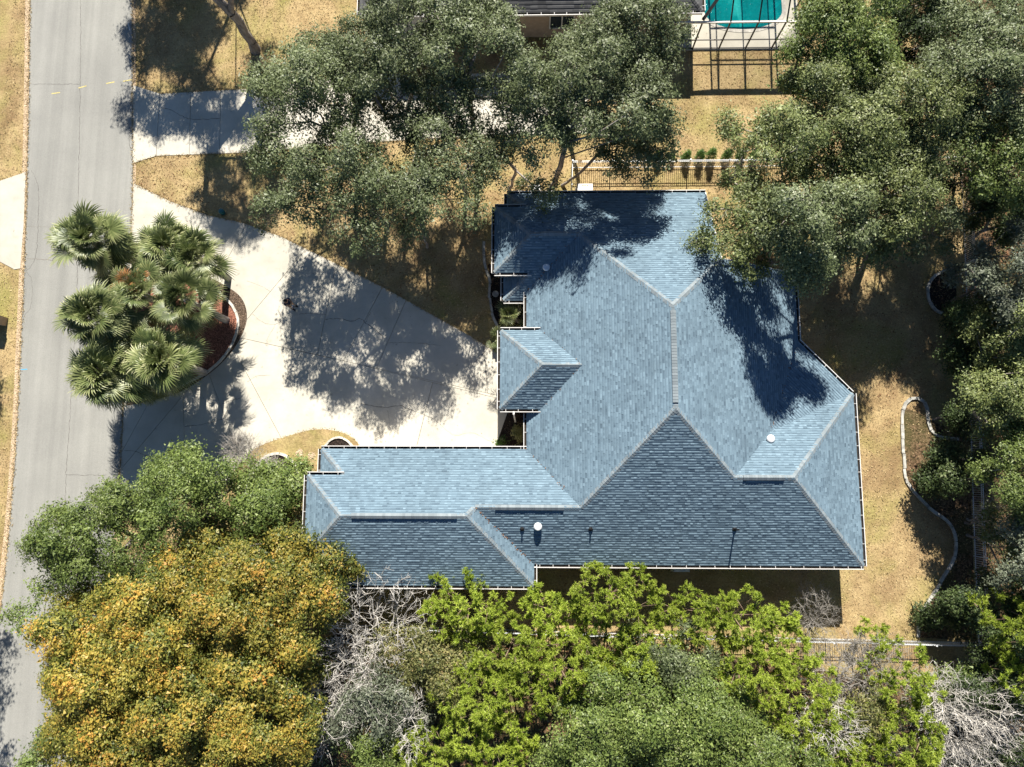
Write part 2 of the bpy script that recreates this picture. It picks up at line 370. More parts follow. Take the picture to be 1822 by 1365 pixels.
nb_out = GL([(237,152),(285,167),(470,157),(640,132),(1046,130),(1046,237),(860,241),(640,255),(437,272),(278,278),(237,291)])
nb_j = [J((285,160),(278,285)), J((340,163),(337,276)), J((393,160),(391,275)), J((470,158),(468,274)), J((560,145),(556,264)), J((650,130),(650,255)), J((825,130),(825,241)), J((940,130),(940,240)), J((480,205),(1040,196))]
slabs('neighbour_driveway', nb_out, nb_j, 0.03, M['concrete'])
slabs('opposite_driveway', GL([(-120,330),(0,322),(47,306),(43,400),(37,478),(26,480),(0,466),(-120,462)]), [J((0,300),(0,480))], 0.03, M['oldconcrete'])

def stripe(mb, pts, w, z, r=None):
    P = [np.array(p[:2]) for p in pts]
    for i in range(len(P)-1):
        d = P[i+1]-P[i]; L = np.linalg.norm(d)
        if L < 1e-5: continue
        n = np.array([-d[1], d[0]])/L*w/2*(1 if r is None else r.uniform(0.5, 1.3))
        mb.poly([(*(P[i]-n), z), (*(P[i+1]-n), z), (*(P[i+1]+n), z), (*(P[i]+n), z)])
def crack(pts, w, z, parent, seed, m='crack', name='crack'):
    r = np.random.default_rng(seed); P = [np.array(p[:2]) for p in GL(spline(pts, 5))]; out = []
    for i in range(len(P)-1):
        L = np.linalg.norm(P[i+1]-P[i]); n = max(1, int(L/0.12))
        for k in range(n): out.append(P[i]+(P[i+1]-P[i])*k/n+r.normal(0, 0.018, 2))
    out.append(P[-1]); mb = MB(); stripe(mb, out, w, z, r); return mb.build(name, M[m], parent)
road = bpy.data.objects['road']
for i, (pts, w, m) in enumerate([
    ([(144,-20),(143,160),(140,330),(137,520),(127,700),(118,850),(112,1000)], 0.018, 'crack'),
    ([(55,150),(90,150),(143,150)], 0.014, 'crack'), ([(56,303),(64,320),(69,345),(66,440),(58,470),(46,482)], 0.016, 'crack'),
    ([(46,482),(57,500),(55,545),(42,565)], 0.012, 'crack'), ([(234,165),(232,190),(224,210),(232,232),(230,250),(237,288)], 0.02, 'crack'),
    ([(227,390),(228,420),(226,450)], 0.018, 'crack'), ([(116,845),(150,846),(190,845)], 0.014, 'crack'), ([(48,460),(100,463),(160,462)], 0.03, 'faint'), ([(50,402),(65,404),(90,404)], 0.014, 'faint')]):
    crack(pts, w, 0.0155, road, i, m)
for i, (pts, w, m) in enumerate([
    ([(533,559),(556,558),(580,560)], 0.018, 'crack'), ([(580,569),(600,567),(628,572),(640,567),(655,578),(672,590),(683,600)], 0.022, 'crack'),
    ([(692,610),(735,610),(785,615)], 0.014, 'crack'), ([(642,718),(665,723),(690,725),(712,722),(740,733)], 0.024, 'crack'), ([(740,733),(770,745),(800,770),(812,775),(840,770),(872,785)], 0.014, 'faint'),
    ([(330,759),(350,757),(375,752),(398,745)], 0.022, 'crack'), ([(395,720),(410,713),(432,708)], 0.018, 'crack'), ([(222,801),(240,803),(270,815),(310,828)], 0.02, 'crack'),
    ([(450,560),(470,575),(490,577),(510,565)], 0.014, 'faint'), ([(440,680),(455,670),(480,668)], 0.014, 'faint'), ([(490,577),(478,600),(475,612)], 0.014, 'faint'), ([(690,730),(694,760),(690,795)], 0.012, 'faint'),
    ([(440,500),(470,512),(482,520)], 0.012, 'faint'), ([(840,650),(850,640),(868,620)], 0.02, 'crack'), ([(660,556),(650,575)], 0.018, 'crack')]):
    crack(pts, w, 0.0345, driveway, 40+i, m)
crack([(287,192),(305,197),(325,207),(345,213),(392,211)], 0.022, 0.0345, bpy.data.objects['neighbour_driveway'], 90)
for (a, b) in (((92,167),(107,165)), ((140,157),(154,153)), ((189,149),(204,146)), ((219,145),(235,142))):
    mb = MB(); stripe(mb, GL([a, b]), 0.06, 0.0165); mb.build('road_marking', M['yellow'], road)
for pts in (((37,658),(49,657)), ((228,40),(231,54))):
    mb = MB(); stripe(mb, GL(pts), 0.045, 0.0165); mb.build('paint_mark', M['bluemark' if pts[0][0] < 100 else 'white'], road)

# ------------------------------------------------------------------ planting beds and edgings
def edging(name, label, path_px, m, w, h, length, z0=0.0, seed=0, gap=0.012):
    """row of single edging blocks along a curve"""
    r = np.random.default_rng(seed); P = [np.array(p[:2]) for p in GL(spline(path_px, 10))]
    root = empty(name, (*P[0], z0), label, 'edging')
    seg = [np.linalg.norm(P[i+1]-P[i]) for i in range(len(P)-1)]; cum = np.concatenate([[0], np.cumsum(seg)])
    n = max(2, int(cum[-1]/length)); ts = np.linspace(0, cum[-1], n+1)
    at = lambda t: np.array([np.interp(t, cum, [p[0] for p in P]), np.interp(t, cum, [p[1] for p in P])])
    for i in range(n):
        pts = [at(ts[i]+gap), at((ts[i]+ts[i+1])/2), at(ts[i+1]-gap)]; L = []; R = []
        ww = w*r.uniform(0.88, 1.1); jj = r.normal(0, 0.012)
        for k, p in enumerate(pts):
            d = pts[min(k+1, 2)]-pts[max(k-1, 0)]; nn = np.array([-d[1], d[0]])/max(np.linalg.norm(d), 1e-6)
            L.append(tuple(p+nn*(ww/2+jj))); R.append(tuple(p-nn*(ww/2-jj)))
        mb = MB(); mb.prism(ccw(L+R[::-1]), z0-0.02, z0+h*r.uniform(0.9, 1.1)); mb.build('edging_block', m, root)
    return root
isl_out = [(226,722),(270,713),(320,698),(365,671),(400,641),(426,606),(439,572),(437,545),(425,525),(405,511),(370,492),(320,478),(270,474),(231,482)]
isl_in = [(225,712),(262,703),(310,690),(350,675),(381,654),(405,628),(420,600),(425,575),(418,550),(402,531),(375,510),(325,492),(275,487),(232,494)]
sheet('gravel_ring', GL(spline(isl_out, 5)), 0.045, M['gravel'], thick=0.045)
sheet('mulch_bed', GL(spline(isl_in, 5)), 0.075, M['redmulch'], thick=0.03)
edging('island_edging', 'pale curved concrete edging round the palm island', isl_in, M['kerb'], 0.13, 0.1, 0.9, 0.05, 5)
isl_grass = [(404,900),(415,845),(440,812),(455,798),(480,787),(520,774),(555,765),(585,765),(612,771),(632,783),(640,800),(640,850),(560,1040),(420,1010)]
sheet('lawn_island', GL(spline(isl_grass, 4)), 0.055, M['lawn'], thick=0.05)
arc1 = [(575,815),(577,800),(584,788),(596,780),(608,779),(620,785),(630,797),(634,815)]
arc2 = [(449,880),(450,850),(458,830),(470,816),(486,808),(502,808),(518,817),(529,832),(535,852),(536,872)]
sheet('mulch_bed', GL(spline(arc1, 4)), 0.07, M['darkmulch'], thick=0.03); sheet('mulch_bed', GL(spline(arc2, 4)+[(520,900),(470,900)]), 0.07, M['darkmulch'], thick=0.03)
edging('bed_edging', 'small white edging arc against the garage gutter', arc1, M['kerb'], 0.12, 0.09, 0.42, 0.05, 7)
edging('bed_edging', 'white edging arc round the shrub bed with bare twigs', arc2, M['kerb'], 0.15, 0.09, 0.5, 0.05, 8)
sheet('mulch_bed', GL([(905,728),(960,728),(960,800),(880,800)]), 0.045, M['darkmulch'], thick=0.045)
bed_w = [(868,470),(872,500),(871,530),(876,560),(886,582),(900,610)]
sheet('mulch_bed', GL(bed_w+[(960,610),(960,470)]), 0.02, M['darkmulch'], thick=0.02)
edging('bed_edging', 'grey weathered edging beside the entry palms', [(861,430),(862,470),(872,500),(871,530),(876,560),(886,582),(897,604)], M['mossy'], 0.14, 0.1, 0.8, 0.0, 9)
ser = [(1705,781),(1689,781),(1674,778),(1661,772),(1654,761),(1650,745),(1648,726),(1641,713),(1628,708),(1615,712),(1608,723),(1604,741),(1605,772),(1607,809),(1609,840),(1615,861),(1634,885),(1658,908),(1683,926),(1695,943),(1700,963),(1698,988),(1689,1009),(1674,1034),(1655,1065),(1641,1089),(1634,1110),(1633,1134)]
circ = [(1700,478),(1680,481),(1668,487),(1658,497),(1651,508),(1650,522),(1653,537),(1661,550),(1672,557),(1690,560),(1703,560)]
sheet('mulch_bed', GL(spline(ser[10:], 4)+[(1737,1141),(1728,900),(1724,781)]), 0.012, M['litter']); sheet('mulch_bed', GL(spline(circ, 4)), 0.012, M['darkmulch'])
edging('bed_edging', 'long winding grey edging of the back yard bed', ser, M['mossy'], 0.16, 0.1, 0.78, 0.0, 10, 0.014)
edging('bed_edging', 'half-circle grey edging by the east fence', circ, M['mossy'], 0.15, 0.1, 0.6, 0.0, 12, 0.014)
for i, (x, y) in enumerate(((534,806),(555,811))):
    c = G(x, y); mb = MB(); mb.prism([(c[0]+0.23*math.cos(a)*rng.uniform(0.85,1.1), c[1]+0.23*math.sin(a)*rng.uniform(0.85,1.1)) for a in np.linspace(0, 2*math.pi, 9)[:-1]], 0.04, 0.075)
    tag(mb.build('stepping_stone', M['sand']), 'flat sandy stepping stone in the lawn by the garage', 'stone', 'stepping stones by the garage')

# ------------------------------------------------------------------ the house roof: planes z = a + gx*x + gy*y
class Pl:
    def __init__(s, a, gx, gy): s.a, s.gx, s.gy = a, gx, gy
    def z(s, x, y): return s.a+s.gx*x+s.gy*y
    def at(s, x, y): return np.array([x, y, s.z(x, y)])
def fN(c, m, z0): return Pl(z0+m*c, 0, -m)
def fS(c, m, z0): return Pl(z0-m*c, 0, m)
def fW(c, m, z0): return Pl(z0-m*c, m, 0)
def fE(c, m, z0): return Pl(z0+m*c, -m, 0)
def X3(p, q, r):
    return np.linalg.solve(np.array([[-p.gx,-p.gy,1],[-q.gx,-q.gy,1],[-r.gx,-r.gy,1]]), np.array([p.a, q.a, r.a]))
def hit(px, py, p):
    lo, hi = 0.0, 15.0
    for _ in range(50):
        z = (lo+hi)/2; v = G(px, py, z)
        if p.z(v[0], v[1]) > z: lo = z
        else: hi = z
    return v
def at2(p, q, x=None, y=None):
    if y is not None: x = (q.a-p.a+(q.gy-p.gy)*y)/(p.gx-q.gx)
    else: y = (q.a-p.a+(q.gx-p.gx)*x)/(p.gy-q.gy)
    return np.array([x, y, p.z(x, y)])
ze, zr = 3.0, 7.3
R1 = G(1200,543,zr); R2 = G(1200,727,zr); Xr = (R1[0]+R2[0])/2; R1[0] = R2[0] = Xr
Xw = G(937,650,ze)[0]; Xe = G(1417,555,ze)[0]; Ys = G(1240,1006,ze)[1]; Yn = G(1080,344,ze)[1]
pW = fW(Xw, (zr-ze)/(Xr-Xw), ze); pE = fE(Xe, (zr-ze)/(Xe-Xr), ze); pS = fS(Ys, (zr-ze)/(R2[1]-Ys), ze); pN = fN(Yn, (zr-ze)/(Yn-R1[1]), ze)
v = hit(930,903,pS); Yn2 = G(750,799,ze)[1]; pN2 = fN(Yn2, (v[2]-ze)/(Yn2-v[1]), ze)
v = hit(715,918,pN2); Ys2 = G(750,1042,ze)[1]; pS2 = fS(Ys2, (v[2]-ze)/(v[1]-Ys2), ze)
yb3 = G(570,845,ze+0.7)[1]; zb3 = pN2.z(0, yb3); c = hit(605,918,pN2); Xb3 = G(544,920,zb3)[0]; mb3 = (c[2]-zb3)/(c[0]-Xb3); pWb3 = fW(Xb3, mb3, zb3)
Xl3 = G(571,820,ze)[0]; pWl3 = fW(Xl3, mb3, ze); yb4 = Ys2+(zb3-ze)/pS2.gy
c = hit(830,918,pN2); Xs = G(950,1025,ze)[0]; pE3 = fE(Xs, (c[2]-ze)/(Xs-c[0]), ze)
c = hit(1413,850,pS); Yn3 = G(1519,700,ze)[1]; pN3 = fN(Yn3, (c[2]-ze)/(Yn3-c[1]), ze); Xe2 = G(1527,850,ze)[0]; pE2 = fE(Xe2, (c[2]-ze)/(Xe2-c[0]), ze)
Q = at2(pE, pN3, y=hit(1363,768,pN3)[1]); K1 = np.array([Xe, G(1417,607,ze)[1], ze]); K2 = np.array([G(1515,700,ze)[0], Yn3, ze])
_A = np.array([[p[0], p[1], 1] for p in (Q, K1, K2)]); _s = np.linalg.solve(_A, np.array([Q[2], ze, ze])); pD = Pl(_s[2], _s[0], _s[1])
c = hit(970,416,pN); zs = 2.75; YsN = G(915,535,zs)[1]; pNS = fS(YsN, (c[2]-zs)/(c[1]-YsN), zs)
ybn = G(905,366,3.77)[1]; zbn = pN.z(0, ybn); c = hit(945,416,pN); Xbn = G(880,430,zbn)[0]; mbn = (c[2]-zbn)/(c[0]-Xbn); pWbn = fW(Xbn, mbn, zbn)
Xln = G(902,350,ze)[0]; pWln = fW(Xln, mbn, ze); Xls = G(896,515,zs)[0]; pWls = fW(Xls, mbn, zs); ybs = YsN+(zbn-zs)/pNS.gy
zt = 3.45; Ya = G(925,588,zt)[1]; Yb = G(925,728,zt)[1]; Xa = G(890,660,zt)[0]; c = hit(1036,649,pW); d = G(965,650,c[2])
peN = fN(Ya, (c[2]-zt)/(Ya-c[1]), zt); peS = fS(Yb, (c[2]-zt)/(c[1]-Yb), zt); peW = fW(Xa, (c[2]-zt)/(d[0]-Xa), zt)
XC = hit(1256,346,pN)[0]
V1 = X3(pW,pS,pN2); V3 = X3(pW,pNS,pN); V2 = np.array([Xw, YsN+(ze-zs)/pNS.gy, ze]); V4 = X3(pN,pNS,pWbn); V5 = at2(pN,pWln,y=ybn); V6 = at2(pNS,pWls,y=ybs)
C0 = at2(pN,pE,x=XC); V7 = X3(pE,pN3,pS); V8 = X3(pN3,pE2,pS); K3 = np.array([Xe2,Yn3,ze]); V9 = X3(pE3,pS,pN2); V10 = at2(pE3,pS,y=Ys)
V11 = at2(pN2,pWl3,y=yb3); V12 = X3(pN2,pS2,pWb3); V13 = X3(pN2,pS2,pE3); V14 = at2(pS2,pWl3,y=yb4)
V15 = X3(peN,peS,peW); V16 = X3(peN,peS,pW); V17 = at2(peN,pW,y=Ya); V18 = at2(peS,pW,y=Yb)
A1 = np.array([Xln,Yn,ze]); D1 = np.array([XC,Yn,ze]); B1 = np.array([Xbn,ybn,zbn]); B2 = np.array([Xbn,ybs,zbn]); L1 = np.array([Xln,ybn,ze])
SL = np.array([Xls,YsN,zs]); SR = np.array([Xw,YsN,zs]); L2 = np.array([Xls,ybs,zs]); SE = np.array([Xe2,Ys,ze]); EC = np.array([Xe,C0[1],ze]); WN = np.array([Xw,Yn2,ze])
A2 = np.array([Xl3,Yn2,ze]); L3 = np.array([Xl3,yb3,ze]); B3 = np.array([Xb3,yb3,zb3]); B4 = np.array([Xb3,yb4,zb3]); L4 = np.array([Xl3,yb4,ze]); A4 = np.array([Xl3,Ys2,ze]); S4 = np.array([Xs,Ys2,ze])
T1 = np.array([Xa,Ya,zt]); T2 = np.array([Xa,Yb,zt])
FACES = [(pW, [WN,V1,R2,R1,V3,V2]), (pN, [A1,V5,B1,V4,V3,R1,C0,D1]), (pWln, [A1,L1,V5]), (pNS, [SL,SR,V2,V3,V4,B2,V6]), (pWls, [L2,SL,V6]), (pWbn, [B1,B2,V4]),
         (pE, [R2,V7,Q,K1,EC,C0,R1]), (pD, [Q,K2,K1]), (pN3, [V7,V8,K3,K2,Q]), (pE2, [V8,SE,K3]), (pS, [V10,SE,V8,V7,R2,V1,V9]),
         (pN2, [A2,V11,B3,V12,V13,V9,V1,WN]), (pWl3, [A2,L3,V11]), (pWb3, [B3,B4,V12]), (pS2, [A4,S4,V13,V12,B4,V14]), (pWl3, [L4,A4,V14]), (pE3, [S4,V10,V9,V13]),
         (peN, [T1,V15,V16,V17]), (peS, [T2,V18,V16,V15]), (peW, [T1,T2,V15])]
def clip_rect(poly, u0, u1, v0, v1):
    for ax, lim, sg in ((0,u0,1),(0,u1,-1),(1,v0,1),(1,v1,-1)):
        out = []; n = len(poly)
        for i in range(n):
            p, q = poly[i], poly[(i+1)%n]; a = (p[ax]-lim)*sg; b = (q[ax]-lim)*sg
            if a >= 0: out.append(p)
            if (a >= 0) != (b >= 0): t = a/(a-b); out.append((p[0]+(q[0]-p[0])*t, p[1]+(q[1]-p[1])*t))
        poly = out
        if len(poly) < 3: return []
    return poly
def shingle_face(mb, pl, pts, r, expo=0.142, wmin=0.10, wmax=0.26, thick=0.023):
    g = math.hypot(pl.gx, pl.gy); up = np.array([pl.gx/g, pl.gy/g]); us = np.array([-up[1], up[0]]); cs = 1/math.sqrt(1+g*g)
    o = np.array(pts[0][:2]); P2 = [(float((np.array(p[:2])-o) @ us), float((np.array(p[:2])-o) @ up)/cs) for p in pts]
    vmin = min(p[1] for p in P2); vmax = max(p[1] for p in P2); nrm = np.array([-pl.gx, -pl.gy, 1.0])*cs
    def W(u, v, h):
        b = o+us*u+up*(v*cs); return (b[0]+nrm[0]*h, b[1]+nrm[1]*h, pl.z(b[0], b[1])+nrm[2]*h)
    k = 0; v0 = vmin
    while v0 < vmax:
        v1 = v0+expo; strip = clip_rect(P2, -1e3, 1e3, v0, v1)
        if strip:
            ua, ub = min(p[0] for p in strip), max(p[0] for p in strip); u = ua-r.uniform(0, wmax)
            row = r.normal(0, 0.05)
            while u < ub:
                w = r.uniform(wmin, wmax); q = clip_rect(strip, u, u+w, v0, v1)
                if q:
                    dbl = r.random() < 0.5; lift = thick*(1.0 if dbl else 0.62); t = min(1, max(0, (0.62 if dbl else 0.36)+r.normal(0, 0.16)+row*0.6))
                    vm = v0+expo*0.54; vt = v0+expo*0.66
                    q1 = clip_rect(q, u, u+w, v0, vm); q2 = clip_rect(q, u, u+w, vm, vt)
                    if q1: mb.poly([W(a, b, lift) for a, b in q1], t)
                    if q2: mb.poly([W(a, b, 0.001+(lift-0.001)*(1-(b-vm)/(vt-vm))) for a, b in q2], t)
                    lo = [p for p in q if p[1] < v0+1e-4]
                    if len(lo) >= 2:
                        a, b = min(p[0] for p in lo), max(p[0] for p in lo)
                        mb.poly([W(a, v0, 0.0), W(b, v0, 0.0), W(b, v0, lift), W(a, v0, lift)], t)
                u += w
        v0 = v1; k += 1
def caps(mb, a, b, p, q, r, w=0.15, h=0.016, vent=None):
    """ridge cap shingles from a (low) to b along the line where p meets q"""
    a, b = np.array(a), np.array(b); d = b-a; L = np.linalg.norm(d); d = d/L; sides = []
    for pl, other in ((p, q), (q, p)):
        n = np.array([-pl.gx, -pl.gy, 1.0]); n /= np.linalg.norm(n); s = np.cross(n, d); s /= np.linalg.norm(s)
        if other.z(*(a+s)[:2]) < (a+s)[2]: s = -s
        sides.append((s, n))
    t = 0.0; up = np.array([0,0,1.0])
    while t < L:
        e = min(t+0.14, L); f = (t+e)/2/L; hi = h+(0.062 if vent and vent[0] < f < vent[1] else 0.0); tint = r.random()
        c0 = a+d*t+up*(hi+0.012); c1 = a+d*e+up*hi; rims = []
        for s, n in sides:
            e0, e1 = c0+s*w-up*0.004, c1+s*w-up*0.004
            rims.append((e0, e1)); mb.poly([c0, c1, e1, e0], tint); mb.poly([e0, e1, e1-n*(hi+0.008), e0-n*(hi+0.008)], tint)
        mb.poly([rims[0][0], c0, rims[1][0], rims[1][0]-sides[1][1]*(hi+0.008), c0-up*(hi+0.012), rims[0][0]-sides[0][1]*(hi+0.008)], tint)
        t = e
def roof_frame(mb, faces):
    for pl, pts in faces: mb.poly([(p[0], p[1], p[2]-0.001) for p in pts]); mb.poly([(p[0], p[1], p[2]-0.10) for p in reversed(pts)])
house = empty('house', ((Xw+Xr)/2, 2.0, 0.0), 'large hip roofed house with blue grey shingles and white gutters', 'house')
mb = MB(); roof_frame(mb, FACES); roof = mb.build('roof', M['roof'], house, attr=True)
mb = MB(); r_ = random.Random(3)
class _R:   # small adaptor so that shingles use fast python random
    def uniform(s, a, b): return r_.uniform(a, b)
    def normal(s, a, b): return r_.gauss(a, b)
    def random(s): return r_.random()
    def beta(s, a, b): return r_.betavariate(a, b)
RR = _R()
for pl, pts in FACES: shingle_face(mb, pl, pts, RR)
tag(mb.build('shingles', M['roof'], roof, attr=True), kind='stuff')
CAPS = [(R2,R1,pW,pE,(0.07,0.95)), (V1,R2,pW,pS,None), (V7,R2,pE,pS,None), (C0,R1,pN,pE,None), (V3,R1,pN,pW,None), (V3,V4,pN,pNS,(0.25,0.8)), (B1,V4,pN,pWbn,None), (B2,V4,pNS,pWbn,None), (A1,V5,pN,pWln,None), (SL,V6,pNS,pWls,None),
        (V7,V8,pN3,pS,(0.15,0.85)), (SE,V8,pS,pE2,None), (K3,V8,pN3,pE2,None), (V9,V1,pN2,pS,(0.18,0.85)), (V13,V9,pN2,pE3,None), (V12,V13,pN2,pS2,(0.08,0.92)), (B3,V12,pN2,pWb3,None), (B4,V12,pS2,pWb3,None), (A2,V11,pN2,pWl3,None), (A4,V14,pS2,pWl3,None), (S4,V13,pS2,pE3,None),
        (V15,V16,peN,peS,None), (T1,V15,peN,peW,None), (T2,V15,peS,peW,None)]
for a, b, p, q, vent in CAPS:
    mb = MB(); caps(mb, a, b, p, q, RR, 0.15, 0.018, vent); mb.build('ridge_cap', M['cap'], roof, attr=True)
def gutter(a, b, parent, w=0.15, debris=True):
    """U channel hung outside an eave running from a to b (house on the left hand of a->b is inside)"""
    a, b = np.array(a, float), np.array(b, float); d = b-a; L = np.linalg.norm(d)
    if L < 0.15: return
    d /= L; n = np.array([d[1], -d[0], 0]); mb = MB(); zt_ = 0.005; zb_ = -0.13
    def strip(o0, o1, z0, z1):
        P = [a+n*o0+[0,0,z0], b+n*o0+[0,0,z0], b+n*o1+[0,0,z1], a+n*o1+[0,0,z1]]; mb.poly(P)
    strip(0.0, 0.0, -0.22, zb_); strip(0.004, w, zb_, zb_); strip(w, w+0.012, zb_, zt_+0.02); strip(w-0.022, w+0.012, zt_+0.021, zt_+0.02); strip(w-0.022, w-0.03, zb_+0.02, zt_+0.02)
    for e in (a, b): mb.poly([e+[0,0,zb_], e+n*w+[0,0,zb_], e+n*w+[0,0,zt_+0.018], e+[0,0,zt_]])
    t = 0.3
    while t < L-0.1:
        c = a+d*t; mb.poly([c-d*0.010+[0,0,zt_+0.016], c+d*0.010+[0,0,zt_+0.016], c+d*0.010+n*(w-0.02)+[0,0,zt_+0.024], c-d*0.010+n*(w-0.02)+[0,0,zt_+0.024]]); t += 0.62+0.2*r_.random()
    g = mb.build('gutter', M['white'], parent)
    mb = MB(); mb.poly([a+n*0.006+[0,0,-0.07], b+n*0.006+[0,0,-0.07], b+n*(w-0.023)+[0,0,-0.07], a+n*(w-0.023)+[0,0,-0.07]]); mb.build('gutter_debris', M['trough'], g)
for a, b in ((D1,A1),(A1,L1),([XC-9.2,ybn,zbn],B1),(B1,B2),(B2,[Xw+0.0,ybs,zbn]),(L2,SL),(SL,SR),(V2,[Xw,Ya+0.18,ze]),([Xw,Yb-0.18,ze],WN),(V17,T1),(T1,T2),(T2,V18),
             (WN,A2),(A2,L3),([V11[0]+0.05,yb3,zb3],B3),(B3,B4),(B4,[V14[0]+0.05,yb4,zb3]),(L4,A4),(A4,S4),(S4,V10),(V10,SE),(SE,K3),(K3,K2),(K2,K1),(K1,EC)):
    if abs(a[0]-(XC-9.2)) < 1e-6: a = [V5[0]+0.05, ybn, zbn]
    if abs(b[0]-Xw) < 1e-6 and abs(b[1]-ybs) < 1e-6: b = [V6[0]+0.05, ybs, zbn]
    gutter(a, b, house)
# walls: inset footprint, tan stucco, with openings
IN = 0.45
fp = [(Xbn+IN,ybn-IN),(Xln+IN,ybn-IN),(Xln+IN,Yn-IN),(XC-0.12,Yn-IN),(XC-0.12,C0[1]-0.12),(Xe-IN,C0[1]-0.12),(Xe-IN,K1[1]+0.1),(K2[0]-0.2,Yn3-IN),(Xe2-IN,Yn3-IN),(Xe2-IN,Ys+IN),(Xs-IN,Ys+IN),(Xs-IN,Ys2+IN),(Xl3+IN,Ys2+IN),(Xl3+IN,yb4+IN),(Xb3+IN,yb4+IN),(Xb3+IN,yb3-IN),(Xl3+IN,yb3-IN),(Xl3+IN,Yn2-IN),(Xw+IN,Yn2-IN),(Xw+IN,Yb+IN),(Xa+IN,Yb+IN),(Xa+IN,Ya-IN),(Xw+IN,Ya-IN),(Xw+IN,YsN+IN),(Xls+IN,YsN+IN),(Xls+IN,ybs+IN),(Xbn+IN,ybs+IN)]
mb = MB(); mb.prism(ccw(fp), 0.0, 2.9); mb.build('wall', M['stucco'], house)
mb = MB()
for (x0, y0, x1, y1, zt0, zt1) in ((XC-0.12, Yn-0.3, XC-0.12, C0[1], pN.z(0,Yn-0.3)-0.1, C0[2]-0.1), (XC-0.12, C0[1]-0.12, Xe-0.3, C0[1]-0.12, C0[2]-0.1, pE.z(Xe-0.3,0)-0.1)):
    mb.poly([(x0,y0,2.85),(x1,y1,2.85),(x1,y1,zt1),(x0,y0,zt0)])
mb.build('gable_wall', M['stucco'], house)
for (x0, x1, y0, y1, z1) in ((Xbn+0.2, V5[0]+0.1, ybs+0.2, ybn-0.2, zbn-0.05), (Xb3+0.2, V11[0]+0.1, yb4+0.2, yb3-0.2, zb3-0.05), (Xa+0.2, Xw+0.5, Yb+0.2, Ya-0.2, zt-0.05)):
    mb = MB(); mb.prism([(x0,y0),(x1,y0),(x1,y1),(x0,y1)], 2.85, z1); mb.build('upper_wall', M['stucco'], house)
for a, b, pl in ((D1, C0, pN), (C0, EC, pE)):     # white boards along the two rakes
    mb = MB(); mb.bar(tuple(a+[0,0,-0.06]), tuple(b+[0,0,-0.06]), 0.04, 0.16); mb.build('rake_board', M['white'], house)
def opening(name, cx, cy, w, z0, z1, nx, ny, m, panes=2):
    t = np.array([-ny, nx]); c = np.array([cx, cy])
    def quad(u0, u1, a, b, off):
        P0, P1 = c+t*u0+np.array([nx,ny])*off, c+t*u1+np.array([nx,ny])*off; return [(*P0,a),(*P1,a),(*P1,b),(*P0,b)]
    mb = MB(); mb.poly(quad(-w/2, w/2, z0, z1, 0.02)); o = mb.build(name, m, house)
    mb = MB()
    for u in np.linspace(-w/2, w/2, panes+1): p = c+t*u+np.array([nx,ny])*0.04; mb.bar((*p, z0), (*p, z1), 0.07)
    for z in (z0, z1): p, q = c-t*w/2+np.array([nx,ny])*0.04, c+t*w/2+np.array([nx,ny])*0.04; mb.bar((*p, z), (*q, z), 0.07)
    mb.build('frame', M['white'], o)
for x in (-9.2, -5.9, -2.9): opening('garage_door', x, Yn2-IN, 2.6, 0.05, 2.3, 0, 1, M['white'], 4)
for x in (2.2, 5.5, 8.2): opening('window', x, Yn-IN, 1.4, 0.9, 2.3, 0, 1, M['glass'])
for x in (2.5, 6.0, 9.5, 13.5): opening('window', x, Ys+IN, 1.6, 0.9, 2.3, 0, -1, M['glass'])
for y in (-2.0, 1.5): opening('window', Xe2-IN, y, 1.5, 0.9, 2.3, 1, 0, M['glass'])
opening('window', Xw+IN, (YsN+Ya)/2, 1.6, 0.6, 2.3, -1, 0, M['glass']); opening('door', Xa+IN, (Ya+Yb)/2, 1.7, 0.05, 2.4, -1, 0, M['doorwood'])
# roof fittings
def on_roof(px, py, pl): return hit(px, py, pl)
for (x, y, pl) in ((957,937,pS), (1370,781,pN3), (972,477,pW)):
    v = on_roof(x, y, pl); mb = MB(); mb.lathe((v[0], v[1], v[2]-0.06), [(0.11,0.0),(0.11,0.16),(0.20,0.17),(0.205,0.21),(0.17,0.25),(0.11,0.262),(0.10,0.24),(0.05,0.25),(0.02,0.255)], 24)
    tag(mb.build('round_vent', M['galv'], roof, smooth=False))
for (x, y, h) in ((929,941,0.26), (1051,941,0.28), (1307,941,0.75)):
    v = on_roof(x, y, pS); mb = MB(); mb.lathe((v[0], v[1], v[2]-0.05), [(0.13,0.0),(0.12,0.07),(0.055,0.13),(0.04,0.14),(0.04,h),(0.028,h),(0.028,h-0.05)], 14); mb.build('vent_pipe', M['black'], roof)
for (x, y) in ((914,733),): 
    v = G(x, y, 3.5); mb = MB(); mb.box((v[0], Yb-0.2, 3.45), (0.09,0.16,0.10)); mb.bar((v[0], Yb-0.24, 3.42), (v[0]+0.03, Yb-0.40, 0.1), 0.08, 0.06); mb.build('downspout', M['white'], house)

